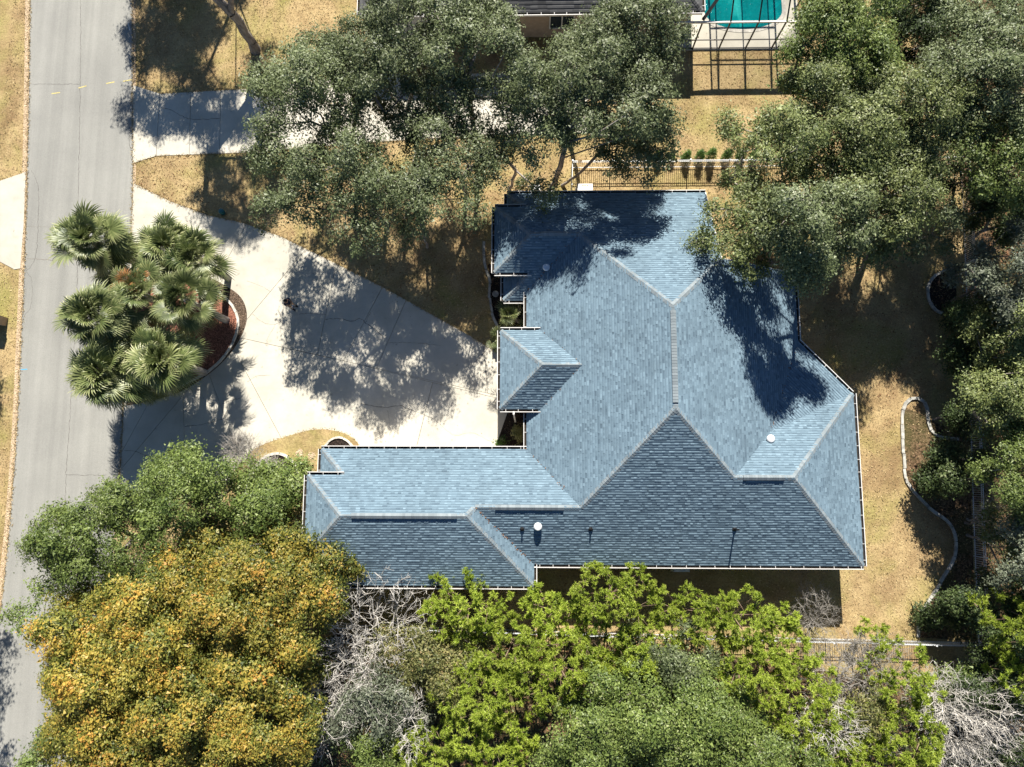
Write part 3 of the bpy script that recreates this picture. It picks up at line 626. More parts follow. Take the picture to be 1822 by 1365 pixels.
# ------------------------------------------------------------------ neighbour's house (mostly beyond the top edge)
zn = 3.0; NYs = G(1100,21,zn)[1]; NXe = G(1250,21,zn)[0]; NXw = G(640,21,zn)[0]; NYn = NYs+14.0; mp = 0.5
qS = fS(NYs, mp, zn); qE = fE(NXe, mp, zn); qW = fW(NXw, mp, zn); qN = fN(NYn, mp, zn); U1 = X3(qS,qE,qN); U2 = X3(qS,qW,qN)
n1, n2, n3, n4 = (np.array([NXw,NYs,zn]), np.array([NXe,NYs,zn]), np.array([NXe,NYn,zn]), np.array([NXw,NYn,zn]))
NF = [(qS,[n1,n2,U1,U2]), (qE,[n2,n3,U1]), (qN,[n3,n4,U2,U1]), (qW,[n4,n1,U2])]
nh = empty('house', ((NXw+NXe)/2, NYs+7, 0), "neighbouring house with charcoal shingle roof beside the pool", 'house')
mb = MB(); roof_frame(mb, NF); nroof = mb.build('roof', M['darkroof'], nh, attr=True)
mb = MB()
for pl, pts in NF: shingle_face(mb, pl, pts, RR, 0.21, 0.2, 0.5, 0.016)
tag(mb.build('shingles', M['darkroof'], nroof, attr=True), kind='stuff')
for a, b, p, q in ((n1,U2,qS,qW),(n2,U1,qS,qE),(n3,U1,qN,qE),(n4,U2,qN,qW),(U2,U1,qN,qS)):
    mb = MB(); caps(mb, a, b, p, q, RR, 0.14, 0.02); mb.build('ridge_cap', M['darkroof'], nroof, attr=True)
for a, b in ((n1,n2),(n2,n3),(n3,n4),(n4,n1)): gutter(a, b, nh)
mb = MB(); mb.prism(ccw([(NXw+0.5,NYs+0.5),(NXe-0.5,NYs+0.5),(NXe-0.5,NYn-0.5),(NXw+0.5,NYn-0.5)]), 0, 2.85); mb.build('wall', M['brickwall'], nh)
_h, house = house, nh
for x in (-6.5, -2.6): opening('garage_door', x, NYs+0.5, 2.7, 0.05, 2.2, 0, -1, M['white'], 4)
for x in (2.0, 5.0): opening('window', x, NYs+0.5, 1.4, 0.9, 2.2, 0, -1, M['glass'])
house = _h

# ------------------------------------------------------------------ fences
def picket_fence(name, label, line, h=1.05, post_step=2.4, gap=0.115):
    P = [np.array(G(*p)[:2]) for p in line]; root = empty(name, (*P[0], 0), label, 'fence')
    pk = MB(); pk.box((0,0,h/2), (0.022,0.022,h-0.06)); pm = bpy.data.meshes.new('picket'); pm.from_pydata(pk.v, [], pk.f); pm.materials.append(M['alum'])
    ps = MB(); ps.box((0,0,h/2+0.03), (0.06,0.06,h+0.06)); ps.box((0,0,h+0.07), (0.075,0.075,0.03)); sm = bpy.data.meshes.new('post'); sm.from_pydata(ps.v, [], ps.f); sm.materials.append(M['alum'])
    off = -Vector(root.location); npk = 0; rest = MB()
    def put(n, me, p, rz):
        o = bpy.data.objects.new(n, me); col.objects.link(o); o.parent = root; o.location = (p[0]+off.x, p[1]+off.y, 0); o.rotation_euler.z = rz
    for i in range(len(P)-1):
        d = P[i+1]-P[i]; L = np.linalg.norm(d); rz = math.atan2(d[1], d[0]); n = max(1, round(L/post_step))
        for k in range(n+(1 if i == len(P)-2 else 0)): put('post', sm, P[i]+d*k/n, rz)
        for k in range(n):
            a, b = P[i]+d*k/n, P[i]+d*(k+1)/n
            for z in (0.12, h-0.2, h-0.05):
                mb = MB(); mb.bar((*a, z), (*b, z), 0.026, 0.032); mb.build('rail', M['alum'], root)
            m = int(np.linalg.norm(b-a)/gap)
            for q in range(1, m):
                p = a+(b-a)*q/m
                if npk < 300: put('picket', pm, p, rz); npk += 1
                else: rest.box((p[0], p[1], h/2), (0.022,0.022,h-0.06), rz)
    if rest.v: tag(rest.build('pickets', M['alum'], root), kind='stuff')
picket_fence('fence', 'pale metal picket fence between the two lots along the small shrubs', [(1016,342),(1017,300),(1290,298),(1500,295),(1707,292)])
picket_fence('fence', 'pale metal picket fence of the back yard against the east wood', [(1707,296),(1713,388),(1722,640),(1730,915),(1739,1141)])
picket_fence('fence', 'pale metal picket fence below the pines along the south side', [(600,1111),(780,1116),(1080,1126),(1380,1134),(1735,1143)])

# ------------------------------------------------------------------ pool and screen cage
ze_c = 2.55
cx = [G(x, 87)[0] for x in (1184,1231.7,1278.7,1326,1372.5,1420)]; cy0 = G(1300,87)[1]; cy1 = cy0+9.0
deck = sheet('pool_deck', [(NXe-0.5,cy0-0.1),(cx[-1]+0.1,cy0-0.1),(cx[-1]+0.1,cy1),(NXe-0.5,cy1)], 0.04, M['concrete'], thick=0.04)
sheet('patio', [(cx[0],cy0-0.1),(NXe-0.5,cy0-0.1),(NXe-0.5,NYs+0.5),(cx[0],NYs+0.5)], 0.038, M['oldconcrete'], thick=0.038)
pc = G(1321,0); pr = (G(1390,0)[0]-G(1252,0)[0])/2; py = G(1321,20)[1]; yb_ = G(1321,53)[1]
pool_pts = [(pc[0]+pr*math.cos(a), py+(py-yb_)*1.0*math.sin(a)) for a in np.linspace(math.pi, 2*math.pi, 25)]+[(pc[0]+pr*0.98, py+3), (pc[0]+pr*0.7, py+6), (pc[0]-pr*0.7, py+6), (pc[0]-pr*0.98, py+3)]
pool = empty('swimming_pool', (pc[0], py, 0), 'turquoise swimming pool with rounded end under the screen cage', 'pool')
mb = MB(); mb.poly([(x, y, 0.047) for x, y in ccw(pool_pts)]); mb.build('water', M['water'], pool)
mb = MB(); rim = ccw(pool_pts); out = inset(rim, -0.22)
for i in range(len(rim)): j = (i+1)%len(rim); mb.poly([(*rim[i],0.055),(*out[i],0.055),(*out[j],0.055),(*rim[j],0.055)][::-1])
mb.build('coping', M['kerb'], pool)
cage = empty('pool_cage', (cx[2], cy0, 0), 'dark framed screen enclosure over the pool', 'screen enclosure')
def member(name, a, b, w, m='shadeframe'):
    mb = MB(); mb.bar(a, b, w); mb.build(name, M[m], cage)
xi0, xi1, yi = cx[1]+1.2, cx[5]-1.2, cy0+1.5; zt2 = 3.75
for x in cx[1:]: member('post', (x,cy0,0.04), (x,cy0,ze_c), 0.075)
for y in (cy0+2.6, cy0+5.2): member('post', (cx[5],y,0.04), (cx[5],y,ze_c), 0.075)
member('beam', (cx[0],cy0,ze_c), (cx[5]+0.05,cy0,ze_c), 0.10, 'white'); member('beam', (cx[5],cy0+0.06,ze_c), (cx[5],cy1,ze_c), 0.10, 'white')
member('rail', (cx[0],cy0,0.9), (cx[5],cy0,0.9), 0.05); member('rail', (cx[0],cy0,0.1), (cx[5],cy0,0.1), 0.05); member('rail', (cx[5],cy0+0.05,0.9), (cx[5],cy1,0.9), 0.05)
ring = [(cx[1],cy0+0.1,ze_c+0.05),(xi0,yi,zt2),(xi1,yi,zt2),(cx[5],cy0+0.1,ze_c+0.05)]
for a, b in zip(ring, ring[1:]): member('ridge_beam', a, b, 0.16)
for x in cx[2:5]: member('rafter', (x,cy0,ze_c+0.05), (x,yi,zt2), 0.07); member('rafter', (x,yi+0.08,zt2), (x,cy1,zt2), 0.07)
member('ridge_beam', (xi0,yi,zt2), (xi0,cy1,zt2), 0.1); member('ridge_beam', (xi1,yi,zt2), (xi1,cy1,zt2), 0.1)
for k in range(1, 4): member('purlin', (xi0,yi+2*k,zt2), (xi1,yi+2*k,zt2), 0.06)
def panel(*p): mb = MB(); mb.poly(p); mb.build('screen_panel', M['screen'], cage)
for x0, x1 in zip(cx[1:], cx[2:]): panel((x0+.04,cy0,0.12),(x1-.04,cy0,0.12),(x1-.04,cy0,ze_c-.05),(x0+.04,cy0,ze_c-.05))
for k in range(4): y0 = cy0+k*2.25; panel((cx[5],y0,0.12),(cx[5],y0+2.2,0.12),(cx[5],y0+2.2,ze_c),(cx[5],y0,ze_c)); panel((cx[5],y0,ze_c+.06),(cx[5],y0+2.2,ze_c+.06),(xi1,max(y0,yi),zt2),(xi1,y0+2.2,zt2))
panel((cx[1],cy0+.1,ze_c+.06),(cx[5],cy0+.1,ze_c+.06),(xi1,yi,zt2),(xi0,yi,zt2)); panel((xi0,yi,zt2+.02),(xi1,yi,zt2+.02),(xi1,cy1,zt2+.02),(xi0,cy1,zt2+.02))

# ------------------------------------------------------------------ trees
def unit(a): return a/np.maximum(np.linalg.norm(a, axis=-1, keepdims=True), 1e-9)
def skeleton(r, base, fork, tips, bf=0.35, lean=0.0, r_tip=0.012, expn=2.25, limb=None):
    """balanced spanning tree from the fork to all tips; returns edges and radii"""
    base, fork = np.array(base, float), np.array(fork, float); nt = 4
    trunk = [base+(fork-base)*k/nt+(np.append(r.normal(0, 0.05, 2), 0) if 0 < k else 0) for k in range(nt+1)]
    N = np.array(trunk+list(tips)); n = len(N); par = np.full(n, -1); pl = np.zeros(n)
    for k in range(1, nt+1): par[k] = k-1; pl[k] = pl[k-1]+np.linalg.norm(N[k]-N[k-1])
    intree = np.zeros(n, bool); intree[:nt+1] = True
    best = np.linalg.norm(N-N[nt], axis=1)+bf*pl[nt]; src = np.full(n, nt); order = list(range(nt+1))
    best[:nt+1] = np.inf
    for _ in range(n-nt-1):
        j = int(np.argmin(best)); par[j] = src[j]; pl[j] = pl[src[j]]+np.linalg.norm(N[j]-N[src[j]]); intree[j] = True; order.append(j); best[j] = np.inf
        c = np.linalg.norm(N-N[j], axis=1)+bf*pl[j]; c[intree] = np.inf; u = c < best; best[u] = c[u]; src[u] = j
    cnt = np.zeros(n)
    kids = np.bincount(par[par >= 0], minlength=n)
    for j in reversed(order):
        if kids[j] == 0: cnt[j] = 1
        if par[j] >= 0: cnt[par[j]] += cnt[j]
    rad = r_tip*np.maximum(cnt, 1)**(1/expn); rad[0] *= 1.35
    return N, par, rad
def tubes(N, par, rad, rmin=0.0, bend=None):
    e = np.array([j for j in range(len(N)) if par[j] >= 0 and rad[j] >= rmin]); V = []; Fc = []; base = 0
    for sides, sel in ((6, rad[e] >= 0.05), (3, rad[e] < 0.05)):
        q = e[sel]
        if not len(q): continue
        a, b = N[par[q]], N[q]; r1 = rad[q]; r0 = np.minimum(rad[par[q]], r1*1.35+0.004); d = unit(b-a)
        up = np.where(np.abs(d[:,2:3]) < 0.9, np.array([[0,0,1.0]]), np.array([[1.0,0,0]])); x = unit(np.cross(d, up)); y = np.cross(x, d)
        an = np.arange(sides)*2*math.pi/sides; cs, sn = np.cos(an)[None,:,None], np.sin(an)[None,:,None]
        ring = x[:,None,:]*cs+y[:,None,:]*sn
        A = a[:,None,:]+ring*r0[:,None,None]; B = b[:,None,:]+ring*r1[:,None,None]
        V.append(np.concatenate([A, B], axis=1).reshape(-1, 3)); m = len(q); k = np.arange(sides); k2 = (k+1) % sides
        quad = np.stack([k, k2, k2+sides, k+sides], axis=1)[None]+(np.arange(m)*2*sides)[:,None,None]+base
        Fc.append(quad.reshape(-1, 4)); base += m*2*sides
    return np.concatenate(V), np.concatenate(Fc)
def leaves(r, cen, out, per, spread, size, aspect, upw=0.45, rnd=0.75, flat=0.75):
    """triangular leaves scattered round cluster centres; returns verts, tris, shade value"""
    n = len(cen)*per; C = np.repeat(cen, per, axis=0); O = np.repeat(out, per, axis=0)
    off = r.normal(0, 1, (n,3))*spread*np.array([1,1,flat]); P = C+off
    nr = unit(O*0.5+np.array([0,0,upw])+r.normal(0, rnd, (n,3))*0.6+unit(off)*0.25); t = unit(np.cross(nr, r.normal(0, 1, (n,3)))); b = np.cross(nr, t)
    L = size*np.clip(r.lognormal(-0.06, 0.32, (n,1)), 0.45, 2.0)*np.repeat(r.uniform(0.8, 1.25, len(cen)), per)[:,None]; Wd = L*aspect
    V = np.stack([P+t*L*0.6, P-t*L*0.4+b*Wd/2, P-t*L*0.4-b*Wd/2], axis=1).reshape(-1, 3)
    return V, np.arange(n*3).reshape(-1, 3), P, off
def crown_lobes(r, c, R, n, lr, dome, spacing=0.75):
    """lobe centres spread over an uneven disc"""
    L = []
    tries = 0
    while len(L) < n and tries < n*60:
        tries += 1; a = r.uniform(0, 2*math.pi); q = math.sqrt(r.uniform(0, 1)); wob = 1+0.16*math.sin(3*a+c[0])+0.12*math.sin(5*a+c[1]*2)
        p = np.array([c[0]+R[0]*q*wob*math.cos(a)*0.86, c[1]+R[1]*q*wob*math.sin(a)*0.86, c[2]+dome*(0.55-q*q)+r.normal(0, 0.65)])
        if all(np.linalg.norm((p-o)[:2]) > lr*spacing for o in L): L.append(p)
    return np.array(L)
SCALE = lambda z: (CAMH-z)/F*1.01
TREES = []
def broadleaf(name, label, px, py, rx, ry, z, leaf, bark='bark', group=None, seed=0, base=None, lr=1.05, dens=1.0, size=0.10, aspect=0.62, dome=1.9, per=105, clumps=17, gap=0.9, maple=False, twig=0.6, cat='tree', spread=0.21):
    r = np.random.default_rng(1000+seed); s = SCALE(z); c = G(px, py, z); R = (rx*s*1.1, ry*s*1.1)
    n = max(3, int(1.5*dens*R[0]*R[1]*3.14/(3.14*lr*lr*0.62))); lob = crown_lobes(r, c, R, n, lr, dome, gap if len(label) else gap)
    cen, out = [], []
    for p in lob:
        rr = lr*r.uniform(0.75, 1.25); k = max(5, int(clumps*dens*(rr/lr)**2)); d = unit(r.normal(0, 1, (k,3))+np.array([0,0,0.55])); d[:,2] = np.where(d[:,2] < -0.45, -d[:,2], d[:,2])
        cen.append(p+d*rr*r.uniform(0.55, 1.05, (k,1))*np.array([1,1,0.8])); out.append(d)
    cen, out = np.concatenate(cen), np.concatenate(out)
    cen[:,2] = np.maximum(cen[:,2], 0.35)
    b = G(*base) if base is not None else np.array([c[0]+r.normal(0, 0.3), c[1]+r.normal(0, 0.3), 0]); b = np.array([b[0], b[1], 0.0])
    root = empty(name, tuple(b), label, cat, group)
    fk = np.array([b[0]+(c[0]-b[0])*0.3, b[1]+(c[1]-b[1])*0.3, max(0.4, z*0.36)])
    tips = np.concatenate([lob+r.normal(0, 0.15, lob.shape), cen-out*0.12])
    N, par, rad = skeleton(r, b, fk, tips, 0.5, r_tip=0.0105*twig/0.6, expn=2.0)
    V, Fq = tubes(N, par, rad); np_mesh('trunk', V, Fq, 4, None, M[bark], root)
    V, T, P, off = leaves(r, cen, out, per, spread, size, aspect)
    tint = np.clip(r.beta(1.6, 1.9, len(P)), 0, 1)
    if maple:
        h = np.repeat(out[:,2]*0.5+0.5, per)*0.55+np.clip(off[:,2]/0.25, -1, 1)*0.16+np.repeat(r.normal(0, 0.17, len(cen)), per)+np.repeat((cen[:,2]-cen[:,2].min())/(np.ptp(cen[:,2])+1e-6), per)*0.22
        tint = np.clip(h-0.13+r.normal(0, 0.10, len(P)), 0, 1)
    else:
        tint = np.clip(tint*0.75+np.repeat(r.normal(0.08, 0.16, len(cen)), per), 0, 1)
    np_mesh('crown', V, T, 3, np.repeat(tint, 3), M[leaf], root); TREES.append(len(T)); return root
def bare_tree(name, label, px, py, rx, ry, z, bark='palebark', group=None, seed=0, base=None, n=700, r_tip=0.0075, cat='tree', h0=0.3, depth=2.2, expn=2.35, bf=0.75):
    r = np.random.default_rng(5000+seed); s = SCALE(z); c = G(px, py, z); R = (rx*s, ry*s)
    d = unit(r.normal(0, 1, (n,3))); q = r.uniform(0.15, 1, (n,1))**0.45; P = c+d*q*np.array([R[0], R[1], depth]); P[:,2] = np.maximum(P[:,2], 0.3)
    b = G(*base) if base is not None else c; b = np.array([b[0], b[1], 0.0]); root = empty(name, tuple(b), label, cat, group)
    fk = np.array([b[0]+(c[0]-b[0])*0.35, b[1]+(c[1]-b[1])*0.35, max(0.25, (z-depth)*h0+0.3)])
    N, par, rad = skeleton(r, b, fk, P, bf, r_tip=r_tip*0.72, expn=expn)
    # kink every long twig once and add side spurs so that the branching reads as real twigs
    ex = [j for j in range(len(N)) if par[j] >= 0 and rad[j] < 0.03]; sp = []; pj = []
    for j in ex:
        for _ in range(3):
            a = N[par[j]]+(N[j]-N[par[j]])*r.uniform(0.2, 1.0); sp.append(a+unit(N[j]-N[par[j]]+r.normal(0, 0.6, 3)*np.linalg.norm(N[j]-N[par[j]]))*r.uniform(0.15, 0.5)); pj.append(a)
    m = len(N); N2 = np.concatenate([N, np.array(pj), np.array(sp)]); k = len(sp)
    par2 = np.concatenate([par, np.full(k, -1), m+np.arange(k)]); rad2 = np.concatenate([rad, np.full(k, r_tip*0.62), np.full(k, r_tip*0.4)])
    V, Fq = tubes(N2, par2, rad2); np_mesh('trunk' if cat == 'tree' else 'stems', V, Fq, 4, None, M[bark], root); TREES.append(len(Fq)*2); return root
def pine(name, label, px, py, rx, ry, z, group=None, seed=0, leaf='pine', base=None, per=34, ntuft=None, ln=0.16, wd=0.04, trunk_h=1.3):
    r = np.random.default_rng(9000+seed); s = SCALE(z); c = G(px, py, z); R = (rx*s*1.08, ry*s*1.08)
    b = G(*base) if base is not None else c; b = np.array([b[0], b[1], 0.0]); root = empty(name, tuple(b), label, 'tree', group)
    nb = max(8, int(17*R[0]*R[1])); tips = []; dirs = []; puff = []
    for k in range(nb):
        a = k*2.39996+r.normal(0, 0.5); q = math.sqrt((k+0.5)/nb)*r.uniform(0.85, 1.08); e = np.array([c[0]+R[0]*q*math.cos(a), c[1]+R[1]*q*math.sin(a), z+1.7*(0.6-q)+r.normal(0, 0.45)])
        m = int(r.integers(8, 14)); dd = unit(r.normal(0, 1, (m,3))+np.array([math.cos(a)*q*0.5, math.sin(a)*q*0.5, 0.75])); pr_ = r.uniform(0.17, 0.36); pv = r.normal(0.04, 0.13)
        for d_ in dd: tips.append(e+d_*pr_*r.uniform(0.7, 1.1)*np.array([1,1,0.85])); dirs.append(d_); puff.append(pv)
    puff = np.array(puff)
    tips, dirs = np.array(tips), np.array(dirs); tips[:,2] = np.maximum(tips[:,2], 0.4)
    fk = np.array([b[0]+(c[0]-b[0])*0.5, b[1]+(c[1]-b[1])*0.5, max(0.5, z*0.5)])
    N, par, rad = skeleton(r, b, fk, tips-dirs*0.1, 0.6, r_tip=0.006, expn=2.3); V, Fq = tubes(N, par, rad); np_mesh('trunk', V, Fq, 4, None, M['pinebark'], root)
    n = len(tips)*per; D = np.repeat(dirs, per, axis=0); C = np.repeat(tips, per, axis=0); st = r.uniform(-0.16, 0.06, (n,1))
    nd = unit(D*0.55+r.normal(0, 0.62, (n,3))); L = ln*r.uniform(0.6, 1.15, (n,1)); sd = unit(np.cross(nd, r.normal(0, 1, (n,3))))*wd/2
    B = C+D*st; V = np.stack([B+nd*L, B-sd, B+sd], axis=1).reshape(-1, 3)
    base_t = np.clip(0.36+0.9*(st[:,0]+0.16)/0.22*0.4+r.normal(0, 0.15, n)+np.repeat(puff+r.normal(0, 0.07, len(tips)), per), 0, 1)
    tint = np.stack([np.clip(base_t+0.15, 0, 1), base_t*0.7, base_t*0.7], axis=1).ravel()
    np_mesh('crown', V, np.arange(n*3).reshape(-1, 3), 3, tint, M[leaf], root); TREES.append(n); return root
def fan_frond(r, hub, az, el, pet, blade, nseg, dead=False):
    """one fan palm frond: petiole plus pleated segments with drooping tips"""
    V, T, tn = [], [], []; ft = r.normal(0.04, 0.12)
    d = np.array([math.cos(az)*math.cos(el), math.sin(az)*math.cos(el), math.sin(el)]); side = np.array([-math.sin(az), math.cos(az), 0]); up = np.cross(d, side)*-1
    up = np.cross(side, d)*-1 if np.cross(side, d)[2] > 0 and False else np.cross(d, side)
    if up[2] < 0: up = -up
    ro = r.normal(0, 0.45); side, up = side*math.cos(ro)+up*math.sin(ro), up*math.cos(ro)-side*math.sin(ro)
    tip = hub+d*pet+np.array([0,0,-0.12*pet]); w = 0.022
    i = len(V); V += [hub-side*w, hub+side*w, tip+side*w*0.7, tip-side*w*0.7]; T += [(i,i+1,i+2),(i,i+2,i+3)]; tn += [0.7]*4
    for k in range(nseg):
        f = (k+0.5)/nseg*2-1; a = f*math.radians(118); L = blade*(1.0-0.33*abs(f)**1.5)*r.uniform(0.88, 1.08)
        dr = unit((d*math.cos(a)+side*math.sin(a)+up*(0.10+0.16*abs(f)))[None])[0]; sw = np.cross(dr, up); sw = unit(sw[None])[0]; wid = blade*0.034
        fold = up*0.014*(1 if k % 2 else -1)
        droop = np.array([0,0,-1.0])*L*(0.30 if not dead else 0.45)*r.uniform(0.5, 1.5)
        m1 = tip+dr*L*0.5+fold; e = tip+dr*L+droop; m2 = tip+dr*L*0.78+droop*0.35
        i = len(V); V += [tip, m1-sw*wid, m1+sw*wid, m2-sw*wid*0.6, m2+sw*wid*0.6, e]
        T += [(i,i+1,i+2),(i+1,i+3,i+4),(i+1,i+4,i+2),(i+3,i+5,i+4)]; t0 = r.uniform(0.1, 0.5)+ft; tn += [t0*0.6, t0, t0, t0+0.15, t0+0.15, t0+0.4]
    return np.array(V), np.array(T), np.array(tn)
def palm(name, label, px, py, z, seed, n=52, blade=1.12, pet=1.1, group=None, base=None, dead=0, lean=(0,0), trunk_r=0.17, nseg=30, elo=-50, dead_az=()):
    r = np.random.default_rng(300+seed); c = G(px, py, z); b = np.array([c[0]+lean[0], c[1]+lean[1], 0.0]) if base is None else G(*base)
    root = empty(name, tuple(b), label, 'palm tree', group); mb = MB()
    path = [b+(c-b)*t+np.array([0.05*math.sin(5*t+seed), 0.05*math.cos(4*t), 0]) for t in np.linspace(0, 1, 9)]; path[-1] = c
    mb.tube(path, [trunk_r*(1.25-0.25*t+0.04*(k%2)) for k, t in enumerate(np.linspace(0, 1, 9))], 9); mb.build('trunk', M['greybark'], root)
    live, gone = [], []
    for k in range(n):
        az = k*2.39996+r.normal(0, 0.35); u = (k+0.5)/n; el = math.radians(82-(82-elo)*u**0.8)+r.normal(0, 0.2)
        (gone if k >= n-dead else live).append(fan_frond(r, c+np.array([0,0,0.1]), az, el, pet*r.uniform(0.55, 1.25)*(0.3+0.7*min(1, u*2.2)), blade*r.uniform(0.72, 1.15), nseg, k >= n-dead))
    for az in dead_az: gone.append(fan_frond(r, c+np.array([0,0,0.25]), az, r.uniform(0.0, 0.35), 0.75, 0.8, 24, False))
    for nm, lst, m in (('crown', live, 'palm'), ('dead_frond', gone, 'deadpalm')):
        if not lst: continue
        if nm == 'dead_frond':
            for V, T, t in lst: np_mesh(nm, V, T, 3, t, M[m], root)
        else:
            o = np.cumsum([0]+[len(v) for v, _, _ in lst[:-1]]); np_mesh(nm, np.concatenate([v for v, _, _ in lst]), np.concatenate([t+k for (_, t, _), k in zip(lst, o)]), 3, np.concatenate([t for _, _, t in lst]), M[m], root)
    return root
# oaks over the neighbour's driveway and the front lawn
W_ = 'oaks between the two houses'
for i, (lab, px, py, rx, ry, z, kw) in enumerate([
    ('wide grey green live oak spreading over the middle of the neighbour driveway', 560, 175, 125, 125, 7.0, dict(base=(640,330), dens=0.9)),
    ('live oak hiding the west end of the charcoal roof', 690, 85, 110, 105, 8.0, dict(base=(740,250))),
    ('low live oak over the dark front lawn beside the driveway', 610, 335, 135, 88, 7.2, dict(base=(690,400), dens=0.78)),
    ('live oak with open limbs above the sunlit strip of neighbour driveway', 795, 265, 95, 95, 6.6, dict(base=(830,345))),
    ('live oak hiding the middle of the charcoal roof', 835, 85, 115, 100, 8.0, dict(base=(850,300))),
    ('tall live oak with twin trunk standing close to the north gutter', 1065, 150, 125, 110, 9.0, dict(base=(982,336))),
    ('slim leaning live oak with bent pale trunk by the north west roof corner', 955, 235, 75, 85, 7.0, dict(base=(906,336), dens=0.8)),
    ('hanging live oak branchlets reaching over the picket fence', 1125, 265, 62, 62, 5.2, dict(base=(1000,330), dens=0.85)),
    ('small shaded live oak in the dark lawn west of the entry', 745, 372, 85, 60, 6.4, dict(base=(760,440), dens=0.7)),
    ('live oak hiding the east end of the charcoal roof', 1120, 60, 95, 85, 8.0, dict(base=(1010,250)))]):
    kw.setdefault('lr', 0.95); broadleaf('live_oak', lab, px, py, rx, ry, z, 'oak', seed=i, **kw)
broadleaf('live_oak', 'live oak on the roadside lawn with its trunk showing beside the neighbour driveway', 318, -135, 100, 78, 9.0, 'oak', seed=30, base=(455,90), lr=0.95, twig=1.3)
broadleaf('live_oak', 'live oak beyond the roadside lawn casting shade on the grass', 196, -420, 110, 95, 8.0, 'oak', seed=31, lr=0.95)
broadleaf('live_oak', 'live oak north of the neighbour driveway mouth shading its slabs', 190, -262, 95, 90, 8.0, 'oak', seed=32, lr=0.95)
broadleaf('live_oak', 'live oak north of the roadside lawn whose shade reaches the neighbour slabs', 300, -335, 110, 100, 9.0, 'oak', seed=33, lr=0.95, dens=0.75)
broadleaf('live_oak', 'live oak far up the roadside lawn whose shade mottles the grass', 245, -570, 130, 100, 9.0, 'oak', seed=34, lr=0.95, dens=0.7)
# oaks and undergrowth at the north east
for i, (lab, px, py, rx, ry, z, kw) in enumerate([
    ('thin olive oak in the sunlit neighbour lawn corner by the fence', 1375, 265, 75, 95, 6.0, dict(base=(1335,400), dens=0.75)),
    ('broad olive oak leaning over the fence corner of the back yard', 1500, 215, 125, 120, 7.2, dict(base=(1430,385))),
    ('olive oak beside the pool cage', 1500, 70, 100, 95, 7.6, dict(base=(1440,230))),
    ('olive oak crowning the dark gap in the north east wood', 1650, 200, 105, 85, 7.6, dict(base=(1560,350))),
    ('tall olive oak at the edge of the north east wood', 1750, 140, 95, 100, 8.2, dict(base=(1650,290))),
    ('low grey olive oak hanging over the east roof slope', 1340, 400, 68, 85, 7.4, dict(base=(1370,470), dens=0.85, twig=0.9)),
    ('shaded olive oak standing in the back yard north of the house', 1445, 405, 90, 75, 8.8, dict(base=(1430,470), dens=0.8)),
    ('olive oak over the shaded lawn by the fence corner', 1570, 330, 110, 80, 7.6, dict(base=(1540,420))),
    ('small olive oak over the back yard lawn near the half-circle edging', 1545, 420, 70, 60, 5.0, dict(base=(1530,480), dens=0.8)),
    ('olive oak in the wood behind the fence corner', 1795, 265, 75, 75, 7.4, dict(base=(1750,350))),
    ('dark oak deep in the north east wood', 1640, 40, 90, 70, 4.5, dict(leaf='darkleaf')),
    ('olive oak above the top of the north east wood', 1800, 30, 80, 70, 7.5, dict()),
    ('dark understorey tree between fence corner and wood', 1720, 330, 60, 55, 3.6, dict(leaf='darkleaf', dens=0.8)),
    ('shaded oak in the back yard along the fence', 1650, 400, 60, 50, 4.4, dict(dens=0.7))]):
    kw = dict(kw); lf = kw.pop('leaf', ('eastoak','eastoak','greenoak','eastoak','oak','eastoak','oak')[i % 7]); kw.setdefault('lr', (0.8,0.95,0.7,1.05)[i % 4]); broadleaf('live_oak', lab, px, py, rx, ry, z, lf, seed=50+i, **kw)
